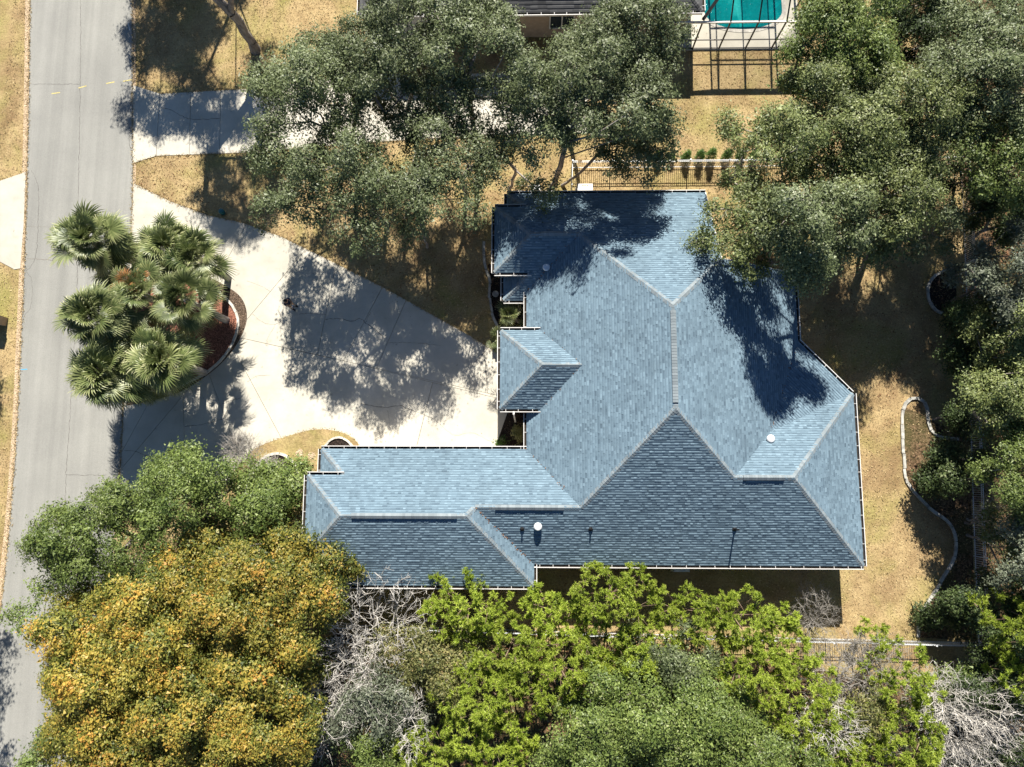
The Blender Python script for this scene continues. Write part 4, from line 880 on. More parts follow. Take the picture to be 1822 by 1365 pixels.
# wood along the east fence
for i, (nm, lab, px, py, rx, ry, z, lf, kw) in enumerate([
    ('wispy_tree', 'silvery wispy tree leaning over the fence by the half-circle edging', 1775, 480, 75, 85, 5.2, 'wispy', dict(dens=0.75, size=0.11, lr=0.85)),
    ('understorey_tree', 'dark green tree behind the fence below the wispy tree', 1800, 605, 60, 70, 5.0, 'eastoak', dict(dens=0.9)),
    ('understorey_tree', 'olive tree behind the fence beside the winding edging top', 1795, 720, 70, 65, 5.4, 'eastoak', dict(dens=0.9)),
    ('understorey_tree', 'dense olive tree behind the fence opposite the dark glossy shrub', 1805, 850, 60, 70, 5.6, 'greenoak', dict(dens=0.9)),
    ('understorey_tree', 'thin twiggy tree behind the fence opposite the edging bend', 1800, 985, 60, 60, 4.6, 'wispy', dict(dens=0.5)),
    ('glossy_shrub', 'dark glossy shrub inside the winding bed near the fence', 1686, 832, 34, 34, 1.6, 'darkleaf', dict(cat='shrub', lr=0.6, dome=0.6, dens=1.1)),
    ('glossy_shrub', 'dark glossy shrub at the south end of the winding bed', 1698, 1084, 33, 30, 1.6, 'darkleaf', dict(cat='shrub', lr=0.6, dome=0.6, dens=1.1)),
    ('glossy_shrub', 'shaded shrub inside the hook of the winding bed', 1696, 742, 16, 18, 1.2, 'darkleaf', dict(cat='shrub', lr=0.5, dome=0.5)),
    ('understorey_tree', 'shaded tree behind the fence under the yellow pine', 1815, 1160, 50, 60, 3.6, 'darkleaf', dict(dens=0.8)),
    ('understorey_tree', 'dark shrubby tree behind the south east fence corner', 1745, 1220, 50, 45, 2.6, 'darkleaf', dict(dens=0.8)),
    ('understorey_tree', 'dark leafy tree behind the fence below the silvery tree', 1760, 560, 50, 50, 2.8, 'darkleaf', dict(dens=0.9)),
    ('understorey_tree', 'dark leafy tree behind the fence opposite the hook of the edging', 1765, 690, 45, 50, 3.0, 'darkleaf', dict(dens=0.9)),
    ('understorey_tree', 'olive sapling behind the fence opposite the edging bend', 1775, 935, 40, 45, 3.4, 'eastoak', dict(dens=0.7)),
    ('understorey_tree', 'dark leafy tree in the wood below the olive oaks', 1770, 370, 55, 50, 3.4, 'darkleaf', dict(dens=0.9)),
    ('understorey_tree', 'dark leafy tree behind the fence at the edging bend', 1790, 1050, 45, 40, 2.8, 'darkleaf', dict(dens=0.9)),
    ('understorey_tree', 'leafy shrub growing against the fence by the half-circle edging', 1712, 600, 38, 70, 2.6, 'darkleaf', dict(dens=0.8, lr=0.7)),
    ]):
    kw = dict(kw); kw.setdefault('lr', 0.62)
    if nm != 'glossy_shrub': px += 20; rx *= 0.85
    broadleaf(nm, lab, px, py, rx, ry, z, lf, seed=80+i, **kw)
# south wood
PN = 'bright pines along the south fence'
for i, (lab, px, py, rx, ry, z) in enumerate([
    ('bright pine overlapping the gutter east of the bare white tree', 825, 1080, 72, 62, 3.8), ('bright pine beneath the roof step of the west wing', 985, 1095, 60, 50, 3.6),
    ('tall bright pine reaching the south gutter', 1095, 1070, 78, 62, 4.4), ('bright pine in the house shadow east of the tall one', 1225, 1098, 62, 50, 3.8),
    ('bright pine between the tall pine and the bare shrub', 1320, 1105, 62, 48, 3.4), ('small round bright pine beside the bare grey shrub', 1392, 1098, 26, 26, 2.6),
    ('young bright pine on the sunny back lawn beside the south fence', 1552, 1125, 20, 24, 1.4), ('bright pine beyond the fence at the yellowing scrub', 905, 1165, 80, 55, 4.2),
    ('bright pine beside the scrub below the bare white tree', 850, 1245, 75, 60, 4.6), ('bright pine north west of the dark green oak', 1000, 1205, 85, 65, 4.8),
    ('broad bright pine at the bottom edge beside the scrub', 880, 1330, 70, 50, 4.4), ('yellow green pine poking above the dark green oak', 1140, 1165, 45, 40, 4.6),
    ('bright pine with dead limbs east of the dark green oak', 1335, 1205, 62, 60, 4.2), ('bright pine among the fallen limbs', 1440, 1260, 70, 60, 4.4),
    ('dense bright pine south of the east lawn', 1610, 1215, 52, 62, 4.2), ('dense bright pine below the fallen limbs', 1620, 1330, 60, 60, 4.6),
    ('broad bright pine at the bottom edge among fallen limbs', 1500, 1345, 75, 50, 4.2), ('yellow pine leaning over the south east fence corner', 1795, 1110, 45, 52, 4.2), ('bright pine in the wood south of the fence corner', 1815, 1215, 35, 45, 4.0),
    ('bright pine below the tall pine beyond the fence', 1080, 1175, 55, 40, 3.4), ('bright pine beyond the fence west of the bare thicket', 1400, 1165, 55, 45, 3.4), ('bright pine west of the scrub at the bottom edge', 760, 1345, 55, 40, 3.8)]):
    pine('pine_tree', lab, px, py, rx, ry, z, PN, seed=i)
for i, (nm, lab, px, py, rx, ry, z, lf, kw) in enumerate([
    ('evergreen_oak', 'dark green oak filling the bottom edge of the south wood', 1170, 1285, 105, 85, 5.2, 'greenoak', dict()),
    ('evergreen_oak', 'dark green oak west of the largest south wood oak', 1050, 1330, 85, 60, 5.0, 'greenoak', dict()),
    ('evergreen_oak', 'dark green oak east of the largest south wood oak', 1300, 1325, 85, 65, 5.0, 'greenoak', dict()),
    ('evergreen_oak', 'small dark oak behind the yellow green pine', 1205, 1180, 60, 45, 4.2, 'oak', dict()),
    ('scrub_tree', 'yellowing scrub tree beside the bare white tree', 745, 1175, 65, 50, 3.0, 'scrub', dict(dens=0.8, size=0.10)),
    ('scrub_tree', 'yellowing scrub under the pines beyond the fence', 800, 1180, 60, 55, 3.0, 'scrub', dict(dens=0.8, size=0.10)),
    ('scrub_tree', 'grey green scrub tangled with the white branches', 670, 1255, 75, 60, 2.8, 'wispy', dict(dens=0.7, size=0.10)),
    ('scrub_tree', 'green scrub at the bottom edge below the white branches', 680, 1340, 60, 45, 3.0, 'greenoak', dict(dens=0.8, size=0.10)),
    ('scrub_tree', 'pale scrub below the bare thicket', 1525, 1255, 60, 55, 2.4, 'scrub', dict(dens=0.55, size=0.10)),
    ('scrub_tree', 'green scrub beneath the large fallen limbs', 1690, 1220, 55, 40, 2.2, 'greenoak', dict(dens=0.7, size=0.10)),
    ('scrub_tree', 'green scrub among fallen limbs at the bottom edge', 1420, 1350, 60, 40, 3.0, 'greenoak', dict(dens=0.8, size=0.10)),
    ('scrub_tree', 'low dark scrub in the south east corner', 1800, 1330, 40, 40, 1.6, 'darkleaf', dict(dens=0.8))]):
    kw = dict(kw); kw.setdefault('lr', 0.85); broadleaf(nm, lab, px, py, rx, ry, z, lf, seed=120+i, **kw)
for i, (nm, lab, px, py, rx, ry, z, bk, kw) in enumerate([
    ('bare_tree', 'bare tree with white branches in front of the dark porch', 680, 1095, 95, 90, 3.4, 'palebark', dict(base=(655,1165), n=420, r_tip=0.013)),
    ('bare_tree', 'bare white tree beside the orange maple at the bottom edge', 560, 1275, 80, 85, 3.4, 'palebark', dict(base=(565,1230), n=320, r_tip=0.0135)),
    ('bare_tree', 'bare white tree standing in the grey green scrub', 665, 1215, 85, 80, 3.0, 'palebark', dict(base=(660,1200), n=320, r_tip=0.0125)),
    ('bare_tree', 'bare grey shrub on the edge of the house shadow', 1448, 1085, 40, 50, 1.5, 'greybark', dict(base=(1445,1115), n=300, r_tip=0.007, depth=1.1)),
    ('bare_tree', 'bare grey thicket south of the east lawn fence', 1500, 1190, 85, 65, 2.2, 'greybark', dict(base=(1490,1215), n=620, r_tip=0.0075, depth=1.3)),
    ('bare_tree', 'large fallen white limbs at the south east wood edge', 1715, 1285, 95, 70, 2.2, 'palebark', dict(base=(1640,1275), n=480, r_tip=0.012, depth=1.1)),
    ('bare_tree', 'fallen white limbs at the bottom edge of the south east wood', 1740, 1345, 85, 40, 1.8, 'palebark', dict(base=(1650,1310), n=360, r_tip=0.012, depth=0.9)),
    ('bare_tree', 'thin pale dead tree west of the bright pines', 735, 1290, 26, 70, 4.0, 'palebark', dict(base=(730,1270), n=130, r_tip=0.012, depth=1.2)),
    ('bare_tree', 'pale fallen branches among the pines', 1560, 1300, 55, 50, 3.2, 'palebark', dict(n=260, r_tip=0.008, depth=0.9)),
    ('bare_tree', 'twiggy grey tree behind the fence near the edging bend', 1790, 930, 50, 60, 3.2, 'greybark', dict(n=320, r_tip=0.008, depth=1.5)),
    ('bare_tree', 'leaning bare tree with grey twigs over the south fence shadow', 1560, 1185, 75, 55, 3.2, 'greybark', dict(base=(1500,1225), n=420, r_tip=0.0095, depth=1.0)),
    ('bare_tree', 'pale bare limbs rising between the two dense pines', 1670, 1240, 60, 60, 4.2, 'palebark', dict(base=(1650,1240), n=320, r_tip=0.011, depth=1.3)),
    ('bare_tree', 'pale bare limbs spreading in the south east wood', 1770, 1265, 60, 60, 3.4, 'palebark', dict(base=(1690,1260), n=380, r_tip=0.0115, depth=1.3)),
    ('bare_tree', 'pale leaning dead tree among the pines east of the dark oaks', 1470, 1290, 70, 50, 4.6, 'palebark', dict(base=(1420,1250), n=260, r_tip=0.011, depth=1.0)),
    ('bare_tree', 'thin bare tree with pale limbs between scrub and pines', 620, 1180, 60, 60, 3.8, 'palebark', dict(base=(640,1180), n=220, r_tip=0.012, depth=1.4)),
    ('bare_shrub', 'bare grey twiggy shrub beside the driveway', 430, 800, 36, 34, 1.5, 'greybark', dict(base=(452,828), n=380, r_tip=0.008, cat='shrub', depth=0.8)),
    ('bare_shrub', 'pale bare twigs inside the white edging arc', 478, 832, 34, 24, 0.8, 'palebark', dict(base=(470,840), n=180, r_tip=0.009, cat='shrub', depth=0.4))]):
    bare_tree(nm, lab, px, py, rx, ry, z, bk, seed=i, **kw)
# south west: green oak and orange maples
for i, (nm, lab, px, py, rx, ry, z, lf, kw) in enumerate([
    ('green_oak', 'bright green oak covering the corner of driveway and road', 345, 885, 125, 72, 4.4, 'greenoak', dict()),
    ('green_oak', 'round green shrubby tree inside the white edging arc', 492, 880, 44, 52, 2.4, 'greenoak', dict(lr=0.7)),
    ('green_oak', 'green oak leaning over the road above the maples', 180, 965, 95, 80, 5.0, 'greenoak', dict()),
    ('green_oak', 'pale green sprigs over the road edge beside the maples', 75, 1110, 36, 60, 4.6, 'greenoak', dict(dens=0.5)),
    ('green_oak', 'pale green oak in the bottom corner over the road', 55, 1335, 40, 42, 4.8, 'greenoak', dict(dens=0.5))]):
    kw = dict(kw); kw.setdefault('lr', 0.9); broadleaf(nm, lab, px, py, rx, ry, z, lf, seed=160+i, **kw)
for i, (lab, px, py, rx, ry, z, kw) in enumerate([
    ('orange and gold maple reaching up to the west gutter', 455, 1065, 155, 120, 5.2, dict(base=(520,1080))),
    ('orange and gold maple overhanging the road', 215, 1180, 128, 150, 5.8, dict(base=(280,1140))),
    ('orange and gold maple at the bottom edge of the wood', 400, 1270, 150, 110, 5.8, dict(base=(430,1200))),
    ('golden maple in the bottom corner by the road', 205, 1345, 115, 65, 5.6, dict(base=(270,1260)))]):
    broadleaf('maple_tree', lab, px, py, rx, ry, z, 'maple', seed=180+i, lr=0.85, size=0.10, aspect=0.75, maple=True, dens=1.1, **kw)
# trees across the road, beyond the left edge, whose shade reaches the road
for i, (px, py, rx) in enumerate(((-235,1010,95), (-240,440,90), (-250,1190,80))):
    broadleaf('roadside_tree', 'leafy tree across the road shading its edge', px, py, rx, 80, 6.5, 'oak', seed=200+i, group='trees across the road')
# palms
PG = 'fan palms on the driveway island'
for i, (lab, px, py, z, kw) in enumerate([
    ('fan palm at the north west of the island over the road', 160, 425, 5.2, dict()), ('fan palm with brown dead fronds over the road side of the island', 165, 560, 5.6, dict()),
    ('fan palm at the south west of the island over the road', 185, 665, 5.0, dict()), ('fan palm at the north east of the island over the driveway', 300, 440, 4.4, dict()),
    ('largest fan palm above the curved island edging', 325, 530, 5.4, dict(n=40, blade=0.95)), ('fan palm at the south of the island above the red mulch', 290, 640, 4.8, dict()),
    ('fan palm in the middle of the island with brown hanging fronds', 248, 520, 5.0, dict(n=30, dead_az=(2.9,3.3,3.7,2.3,1.4), blade=0.95)), ('low fan palm at the south tip of the island', 262, 690, 2.6, dict(n=24, blade=0.7, pet=0.6)),
    ('short fan palm between the two road side palms', 210, 470, 3.2, dict(n=26)), ('low fan palm tucked under the southern palms', 225, 610, 3.4, dict(n=30)), ('fan palm squeezed between the largest palm and the north east palm', 345, 455, 4.4, dict(n=34, blade=0.95)), ('fan palm between the road side palms and the southern one', 235, 655, 4.2, dict(n=34))]):
    palm('fan_palm', lab, px, py, z, i, group=PG, **kw)
palm('small_palm', 'small fan palm with green fronds beside the entry', 905, 560, 1.9, 50, n=13, blade=0.62, pet=0.45, trunk_r=0.09, base=(925,575), elo=-5, nseg=20)
palm('small_palm', 'small fan palm under the low entry roof', 925, 540, 1.7, 51, n=9, blade=0.5, pet=0.4, trunk_r=0.08, elo=0, nseg=18)
palm('small_palm', 'tiny fan palm between the two entry roofs', 925, 582, 0.8, 52, n=5, blade=0.42, pet=0.25, trunk_r=0.06, elo=20, nseg=16)
palm('small_palm', 'slender fan palm beside the front door', 884, 606, 2.4, 53, n=8, blade=0.5, pet=0.4, trunk_r=0.05, elo=0, nseg=18, base=(903,622))
# small conifers along the lot fence
for i, (x, y, h) in enumerate(((1170,283,0.8),(1193,284,0.5),(1219,284,0.9),(1242,284,0.95),(1262,283,1.1),(1290,283,0.95),(1314,283,0.9),(1338,283,0.9))):
    r = np.random.default_rng(700+i); b = G(x, y); root = empty('young_conifer', tuple(b), 'knee high bright green young conifer in a row behind the lot fence', 'shrub', 'young conifers along the lot fence')
    n = 70; q = r.uniform(0, 1, n); a = r.uniform(0, 6.28, n); rr = 0.26*(1-q*0.75)*h; cen = np.stack([b[0]+rr*np.cos(a), b[1]+rr*np.sin(a), 0.1+q*h], 1); out = np.stack([np.cos(a), np.sin(a), 0.4+0*a], 1)
    V, T, P, off = leaves(r, cen, unit(out), 22, 0.06, 0.075, 0.45); np_mesh('crown', V, T, 3, np.repeat(r.beta(2,2,len(P)), 3), M['shrub'], root)
    mb = MB(); mb.tube([(b[0],b[1],0),(b[0],b[1],h*0.9)], [0.02,0.008], 6); mb.build('stem', M['bark'], root)
for i, (lab, x, y, rr, z) in enumerate((('low brown shrub in the dark bed south of the entry', 925, 770, 13, 0.6), ('dark clipped shrub beside the twin trunk oak', 935, 330, 14, 0.8), ('small weedy plant in the dark bed', 893, 786, 7, 0.25))):
    broadleaf('bed_shrub', lab, x, y, rr, rr, z, ('scrub','darkleaf','shrub')[i], seed=230+i, cat='shrub', lr=0.3, dome=0.25, size=0.08, clumps=8, per=30, spread=0.1)
print('foliage triangles', sum(TREES))

# ------------------------------------------------------------------ ground cover: dry grass tufts, fallen leaves, undergrowth
rg = np.random.default_rng(77)
HOUSE2 = ccw(fp); ROADP = [p[:2] for p in road_poly]
solid = [[p[:2] for p in drive_out], [p[:2] for p in nb_out], ROADP, HOUSE2, [(NXw,NYs+0.5),(NXe,NYs+0.5),(NXe,NYn),(NXw,NYn)], [(cx[0],cy0),(cx[-1],cy0),(cx[-1],cy1),(cx[0],cy1)], [p[:2] for p in GL([(-120,330),(0,322),(47,306),(43,400),(37,478),(0,466),(-120,462)])], [p[:2] for p in GL(isl_out)]]
def scatter(n, keep_wood):
    P = np.stack([rg.uniform(-32, 31, n), rg.uniform(-19, 30, n)], 1); k = np.ones(n, bool)
    for q in solid: k &= ~pip(P, q)
    w = pip(P, east_wood) | pip(P, south_wood); return P[k & (w if keep_wood else ~w)]
def blades(name, P, z0, h, w, m, lean, tint):
    n = len(P); a = rg.uniform(0, 6.283, n); d = np.stack([np.cos(a), np.sin(a), 0*a], 1)*w[:,None]/2; B = np.stack([P[:,0], P[:,1], np.full(n, z0)], 1)
    tp = B+np.stack([rg.normal(0, lean, n), rg.normal(0, lean, n), h], 1); V = np.stack([B-d, B+d, tp], 1).reshape(-1, 3)
    o = np_mesh(name, V, np.arange(3*n).reshape(-1, 3), 3, np.repeat(tint, 3), M[m], None); o['kind'] = 'stuff'; return o
Pg = scatter(330000, False); dn = np.sin(Pg[:,0]*1.7+2*np.sin(Pg[:,1]*0.9))*np.sin(Pg[:,1]*1.3)*0.25+0.75; Pg = Pg[rg.random(len(Pg)) < dn]
tag(blades('dry_grass', Pg, 0.0, rg.uniform(0.03, 0.085, len(Pg)), rg.uniform(0.02, 0.07, len(Pg)), 'blade', 0.05, np.clip(rg.beta(1.6, 1.6, len(Pg)), 0, 1)), 'short dry tan grass covering the lawns', 'grass')
_eg = []
for line, wgt in ((drive_out[:12], 95), (GL(spline(isl_grass[1:11], 4)), 80), (nb_out[1:3]+nb_out[6:11], 60), (GL(spline(road_r[1:7], 4)), 70), (GL(spline(road_l[1:7], 4)), 70), (GL(ser), 30)):
    for a, b in zip(line, line[1:]):
        a, b = np.array(a[:2]), np.array(b[:2]); n = int(np.linalg.norm(b-a)*wgt); t = rg.random(n)[:,None]; _eg.append(a+(b-a)*t+rg.normal(0, 0.035+0.03*np.sin(7*a[0]+3*t)**2, (n,2)))
_eg = np.concatenate(_eg); tag(blades('dry_grass', _eg, 0.02, rg.uniform(0.03, 0.09, len(_eg)), rg.uniform(0.02, 0.06, len(_eg)), 'blade', 0.06, np.clip(rg.beta(1.4, 1.8, len(_eg)), 0, 1)), 'ragged dry grass creeping over the concrete edges', 'grass')
def flat_leaves(name, P, z, size, m, label, cat):
    n = len(P); C = np.stack([P[:,0], P[:,1], z+rg.uniform(0.004, 0.02, n)], 1); nr = unit(rg.normal(0, 0.35, (n,3))+np.array([0,0,1.0])); t = unit(np.cross(nr, rg.normal(0, 1, (n,3)))); b = np.cross(nr, t); L = size*rg.uniform(0.6, 1.3, (n,1))
    V = np.stack([C+t*L*0.6, C+b*L*0.3, C-t*L*0.4, C-b*L*0.3], 1).reshape(-1, 3)
    o = np_mesh(name, V, np.arange(4*n).reshape(-1, 4), 4, np.repeat(rg.beta(1.5, 1.5, n), 4), M[m], None); tag(o, label, cat, kind='stuff')
Pf = scatter(60000, True); flat_leaves('fallen_leaves', Pf, 0.012, 0.13, 'fallen', 'brown fallen leaves on the forest floor', 'leaves')
c1 = scatter(30000, False); near = np.zeros(len(c1), bool)
for x, y, r0 in ((700,420,5.5),(560,350,4.5),(1450,480,6.0),(940,320,3.0),(1600,600,4.5),(1690,900,3.0),(300,330,3.0),(1000,1120,8.0)):
    g = G(x, y); near |= (np.hypot(c1[:,0]-g[0], c1[:,1]-g[1]) < r0*rg.uniform(0.4, 1.1, len(c1)))
flat_leaves('fallen_leaves', c1[near], 0.01, 0.10, 'fallen', 'brown leaves dropped on the lawn under the oaks', 'leaves')
pd = np.array([G(x, y)[:2] for x, y in zip(rg.uniform(240, 890, 900), rg.uniform(340, 860, 900))]); e = np.array([p[:2] for p in drive_out]); pd = pd[pip(pd, [p[:2] for p in drive_out])]
dist = np.min(np.linalg.norm(pd[:,None]-e[None], axis=2), axis=1); pd = pd[(dist < 1.4) | (rg.random(len(pd)) < 0.06)]; flat_leaves('fallen_leaves', pd, 0.031, 0.055, 'fallen', 'scattered small brown leaves on the driveway concrete', 'leaves')
Pu = scatter(9000, True); nu = len(Pu); hu = rg.uniform(0.08, 0.7, nu); cu = np.stack([Pu[:,0], Pu[:,1], hu], 1)
V, T, P_, o_ = leaves(rg, cu, np.tile([[0,0,1.0]], (nu,1)), 16, 0.15, 0.11, 0.6); tag(np_mesh('undergrowth', V, T, 3, np.repeat(np.clip(rg.beta(1.5, 2.2, len(P_)), 0, 1), 3), M['eastoak'], None), 'low green undergrowth carpeting the woods', 'undergrowth', kind='stuff')

_pl = []
for a, b, n in ((V9, V10, 90), (V1, WN, 25), (V3, V2, 40), (V16, V17, 12), (V16, V18, 12), (Q, K1, 20)):
    t = rg.random(n); q = np.array(a)[None]*(1-t[:,None])+np.array(b)[None]*t[:,None]; q[:,:2] += rg.normal(0, 0.05, (n,2)); q[:,2] += 0.03+rg.uniform(0, 0.02, n); _pl.append(q)
_q = np.concatenate(_pl); n = len(_q); nr = unit(rg.normal(0, 0.3, (n,3))+np.array([0,0,1.0])); t = unit(np.cross(nr, rg.normal(0, 1, (n,3)))); b = np.cross(nr, t)
tag(np_mesh('fallen_leaves', np.stack([_q+t*0.045, _q+b*0.025, _q-t*0.035, _q-b*0.025], 1).reshape(-1, 3), np.arange(4*n).reshape(-1, 4), 4, np.repeat(rg.random(n), 4), M['fallen'], None), 'brown leaves caught in the roof valleys', 'leaves', kind='stuff')

# ------------------------------------------------------------------ person with a controller
def skin_mesh(name, verts, edges, rad, m, parent, root=0, sub=2):
    me = bpy.data.meshes.new(name); me.from_pydata(verts, edges, []); o = link(name, me, m, parent)
    o.modifiers.new('skin', 'SKIN').use_smooth_shade = True; sv = me.skin_vertices[0].data if me.skin_vertices else None
    if sv is None:
        bpy.context.view_layer.objects.active = o; sv = me.skin_vertices[0].data
    for i, q in enumerate(rad): sv[i].radius = (q, q) if not isinstance(q, tuple) else q; sv[i].use_root = (i == root)
    o.modifiers.new('sub', 'SUBSURF').render_levels = sub; return o
M['skin'] = plain('skin', (0.42,0.24,0.16), 0.5, 0.3, 0, 0.05); M['shirt'] = plain('navy_shirt', (0.025,0.035,0.06), 0.9, 0.1, 0, 0.2); M['khaki'] = plain('khaki_trousers', (0.40,0.33,0.23), 0.9, 0.1, 0, 0.2); M['hair'] = plain('dark_hair', (0.012,0.009,0.008), 0.5, 0.4)
pf = G(524, 547); yaw = math.radians(-35); pers = empty('person', (pf[0], pf[1], 0.03), 'person in a dark shirt holding a controller on the sunlit driveway', 'person')
def L_(x, y, z): return (pf[0]+x*math.cos(yaw)-y*math.sin(yaw), pf[1]+x*math.sin(yaw)+y*math.cos(yaw), 0.03+z)   # x forward, y left
vb = [(0,0,0.92),(0.0,0,1.10),(0.02,0,1.28),(0.02,0,1.42),(0.03,0,1.50),(0.06,0,1.58),(0.07,0,1.68)]; rb = [0.12,0.115,0.13,0.09,0.052,0.075,0.085]; eb = [(i,i+1) for i in range(6)]
for sgn in (1, -1):
    i = len(vb); vb += [(0.02,sgn*0.17,1.41),(0.0,sgn*0.21,1.15),(0.22,sgn*0.12,1.06),(0.285,sgn*0.075,1.07)]; rb += [0.058,0.043,0.034,0.028]; eb += [(3,i),(i,i+1),(i+1,i+2),(i+2,i+3)]
    for k, (dx, dy, dz) in enumerate(((0.06,0.025,0.0),(0.07,0.008,0.005),(0.068,-0.010,0.004),(0.055,-0.026,0.0),(0.028,-0.045,0.02))):
        j = len(vb); bx = (0.285+dx*0.55, sgn*0.075+sgn*dy, 1.07+dz); vb += [bx, (0.285+dx, sgn*(0.075+dy-0.012), 1.07+dz-0.025)]; rb += [0.0105, 0.0085]; eb += [(i+3,j),(j,j+1)]
    i = len(vb); vb += [(0,sgn*0.09,0.88),(0.02,sgn*0.10,0.48),(-0.01,sgn*0.11,0.08),(0.11,sgn*0.125,0.04)]; rb += [0.085,0.058,0.042,0.036]; eb += [(0,i),(i,i+1),(i+1,i+2),(i+2,i+3)]
skin_mesh('body', [L_(*p) for p in vb], eb, rb, M['skin'], pers)
vs_ = [(0,0,0.95),(0.0,0,1.10),(0.02,0,1.28),(0.02,0,1.43)]; es = [(0,1),(1,2),(2,3)]; rs = [0.15,0.145,0.155,0.115]
for sgn in (1, -1): i = len(vs_); vs_ += [(0.02,sgn*0.175,1.415),(0.005,sgn*0.205,1.20)]; rs += [0.075,0.062]; es += [(3,i),(i,i+1)]
skin_mesh('shirt', [L_(*p) for p in vs_], es, rs, M['shirt'], pers)
vt = [(0,0,0.97),(0,0,0.90)]; et = [(0,1)]; rt = [0.145,0.14]
for sgn in (1, -1): i = len(vt); vt += [(0,sgn*0.09,0.80),(0.02,sgn*0.10,0.48),(-0.01,sgn*0.11,0.12)]; rt += [0.105,0.078,0.06]; et += [(1,i),(i,i+1),(i+1,i+2)]
skin_mesh('trousers', [L_(*p) for p in vt], et, rt, M['khaki'], pers)
for sgn in (1, -1):
    mb = MB(); mb.tube([L_(-0.06,sgn*0.11,0.045),L_(0.05,sgn*0.118,0.05),L_(0.17,sgn*0.13,0.035)], [0.04,0.052,0.038], 10); mb.build('shoe', M['black'], pers, smooth=True)
mb = MB(); hc = L_(0.055,0,1.665); mb.lathe((hc[0],hc[1],hc[2]-0.05), [(0.105,0.0),(0.112,0.06),(0.10,0.12),(0.07,0.155),(0.03,0.17)], 16); mb.build('hair', M['hair'], pers, smooth=True)
for dy in (0.032, -0.032):
    mb = MB(); e0 = L_(0.145,dy,1.64); mb.lathe((e0[0],e0[1],e0[2]), [(0.004,0),(0.009,0.005),(0.004,0.012)], 8); mb.build('eye', M['black'], pers)
mb = MB(); mb.tube([L_(0.15,0,1.64),L_(0.172,0,1.605)], [0.009,0.014], 8); mb.build('nose', M['skin'], pers)
ctl = empty('drone_controller', L_(0.33,0,1.05), 'small pale controller in the hands of the person', 'controller')
mb = MB(); q = L_(0.345,0,1.06); mb.box(q, (0.10,0.20,0.035), yaw); mb.build('case', M['alum'], ctl)
mb = MB(); q = L_(0.40,0,1.10); mb.box(q, (0.02,0.15,0.07), yaw); mb.build('screen', M['black'], ctl)

# ------------------------------------------------------------------ small things
c = G(394, 372, 0.4); gp = G(397, 379); mb = MB(); mb.lathe((gp[0],gp[1],0), [(0.15,0),(0.155,0.12),(0.15,0.25),(0.17,0.26),(0.16,0.32),(0.09,0.37),(0.02,0.38)], 16)
M['teal'] = plain('teal_plastic', (0.015,0.10,0.11), 0.4, 0.4); tag(mb.build('utility_pedestal', M['teal']), 'round teal utility pedestal on the shaded lawn beside the driveway', 'utility pedestal')
gx = G(6, 572); mbx = empty('mailbox', (gx[0], gx[1], 0), 'brick mailbox pillar with grey cap on the roadside lawn', 'mailbox')
mb = MB(); mb.box((gx[0],gx[1],0.55), (0.5,0.5,1.1), -0.18); mb.build('pillar', M['brickwall'], mbx); mb = MB(); mb.box((gx[0],gx[1],1.14), (0.62,0.6,0.09), -0.18); mb.box((gx[0],gx[1],1.22), (0.45,0.42,0.07), -0.18); mb.build('cap', M['darkroof'], mbx)
mb = MB(); mb.box((gx[0]+0.27,gx[1]-0.05,0.85), (0.04,0.2,0.22), -0.18); mb.build('mailbox_door', M['black'], mbx)
gx = G(2, 1338); mbx = empty('mailbox', (gx[0], gx[1], 0), 'black post mailbox at the road edge', 'mailbox')
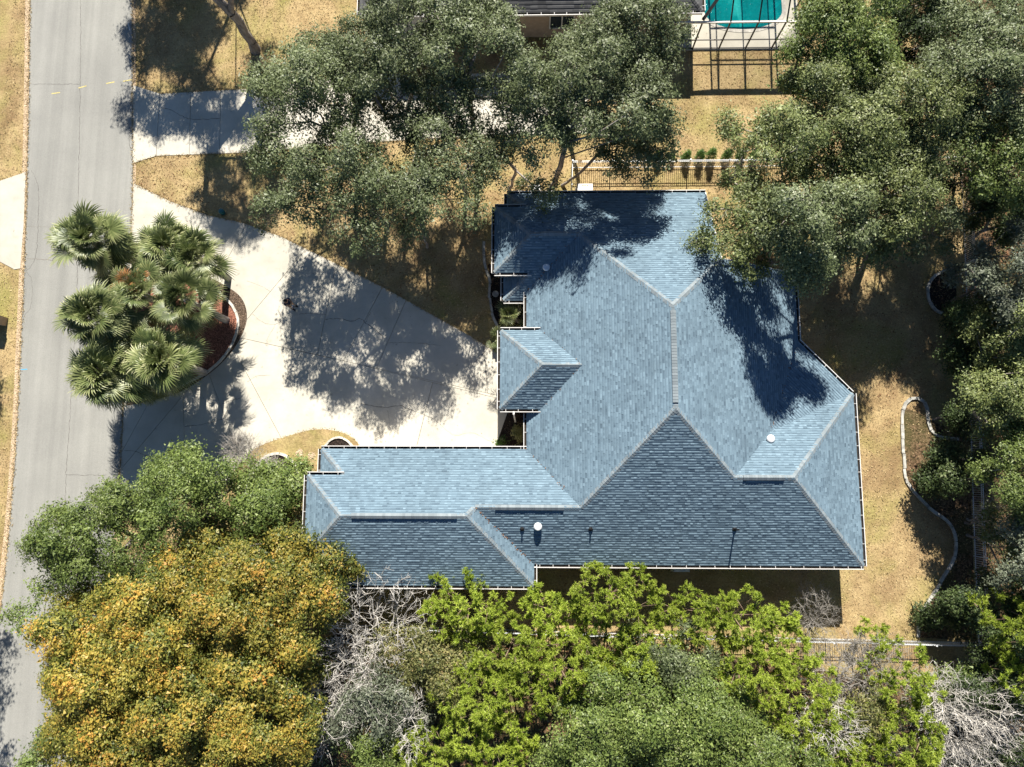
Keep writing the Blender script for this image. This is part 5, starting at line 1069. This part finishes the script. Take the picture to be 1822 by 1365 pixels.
mb = MB(); mb.bar((gx[0]-0.25,gx[1],0), (gx[0]-0.25,gx[1],1.05), 0.09); mb.build('post', M['black'], mbx); mb = MB(); mb.bar((gx[0]-0.45,gx[1]+0.1,1.14), (gx[0]+0.12,gx[1]+0.18,1.14), 0.18, 0.2); mb.build('box', M['black'], mbx); mb = MB(); mb.bar((gx[0]-0.25,gx[1],0.75), (gx[0]+0.05,gx[1]+0.12,1.04), 0.05); mb.build('brace', M['black'], mbx)
M['orange'] = plain('orange_label', (0.7,0.16,0.03), 0.6, 0.3)
def unit_box(name, label, px, py, w, d, h, mat, cat):
    b = G(px, py); r0 = empty(name, tuple(b), label, cat); mb = MB(); mb.box((b[0],b[1],0.05), (w+0.15,d+0.15,0.1)); mb.build('pad', M['oldconcrete'], r0)
    mb = MB(); mb.box((b[0],b[1],0.1+h/2), (w,d,h)); mb.build('cabinet', mat, r0); mb = MB(); mb.box((b[0],b[1],0.1+h+0.02), (w+0.05,d+0.05,0.04)); lid = mb.build('lid', mat, r0); return r0, b, lid
r0, b, lid = unit_box('generator', 'white standby generator cabinet between oak trunk and house', 1039, 344, 0.85, 0.48, 0.62, M['white'], 'generator')
for k in range(3): mb = MB(); mb.box((b[0]-0.12+0.13*k,b[1]+0.14,0.763), (0.1,0.05,0.004)); mb.build('orange_label', M['orange'], lid)
unit_box('air_conditioner', 'shaded grey air conditioner unit under the south gutter', 1208, 1004, 0.8, 0.6, 0.55, M['alum'], 'air conditioner')
unit_box('meter_box', 'pale upright utility box by the clipped shrub', 955, 342, 0.28, 0.24, 0.6, M['alum'], 'utility box')
gq = G(882, 525); mb = MB(); mb.lathe((gq[0],gq[1],0.02), [(0.13,0),(0.17,0.22),(0.19,0.24),(0.165,0.25),(0.15,0.2),(0.05,0.19)], 16); tag(mb.build('planter_pot', M['mossy']), 'empty round planter pot in the dark entry bed', 'pot')
gq = G(624, 797); mb = MB(); mb.lathe((gq[0],gq[1],0.07), [(0.06,0),(0.065,0.1),(0.04,0.14),(0.01,0.15)], 10); M['sgreen'] = plain('green_plastic', (0.03,0.2,0.12), 0.5, 0.4); tag(mb.build('valve_box', M['sgreen']), 'tiny green valve box inside the garage edging arc', 'light')  # small green valve box, not a lamp
sheet('porch_slab', GL([(630,1000),(648,1000),(650,1075),(636,1075)]), 0.03, M['oldconcrete'], thick=0.03)
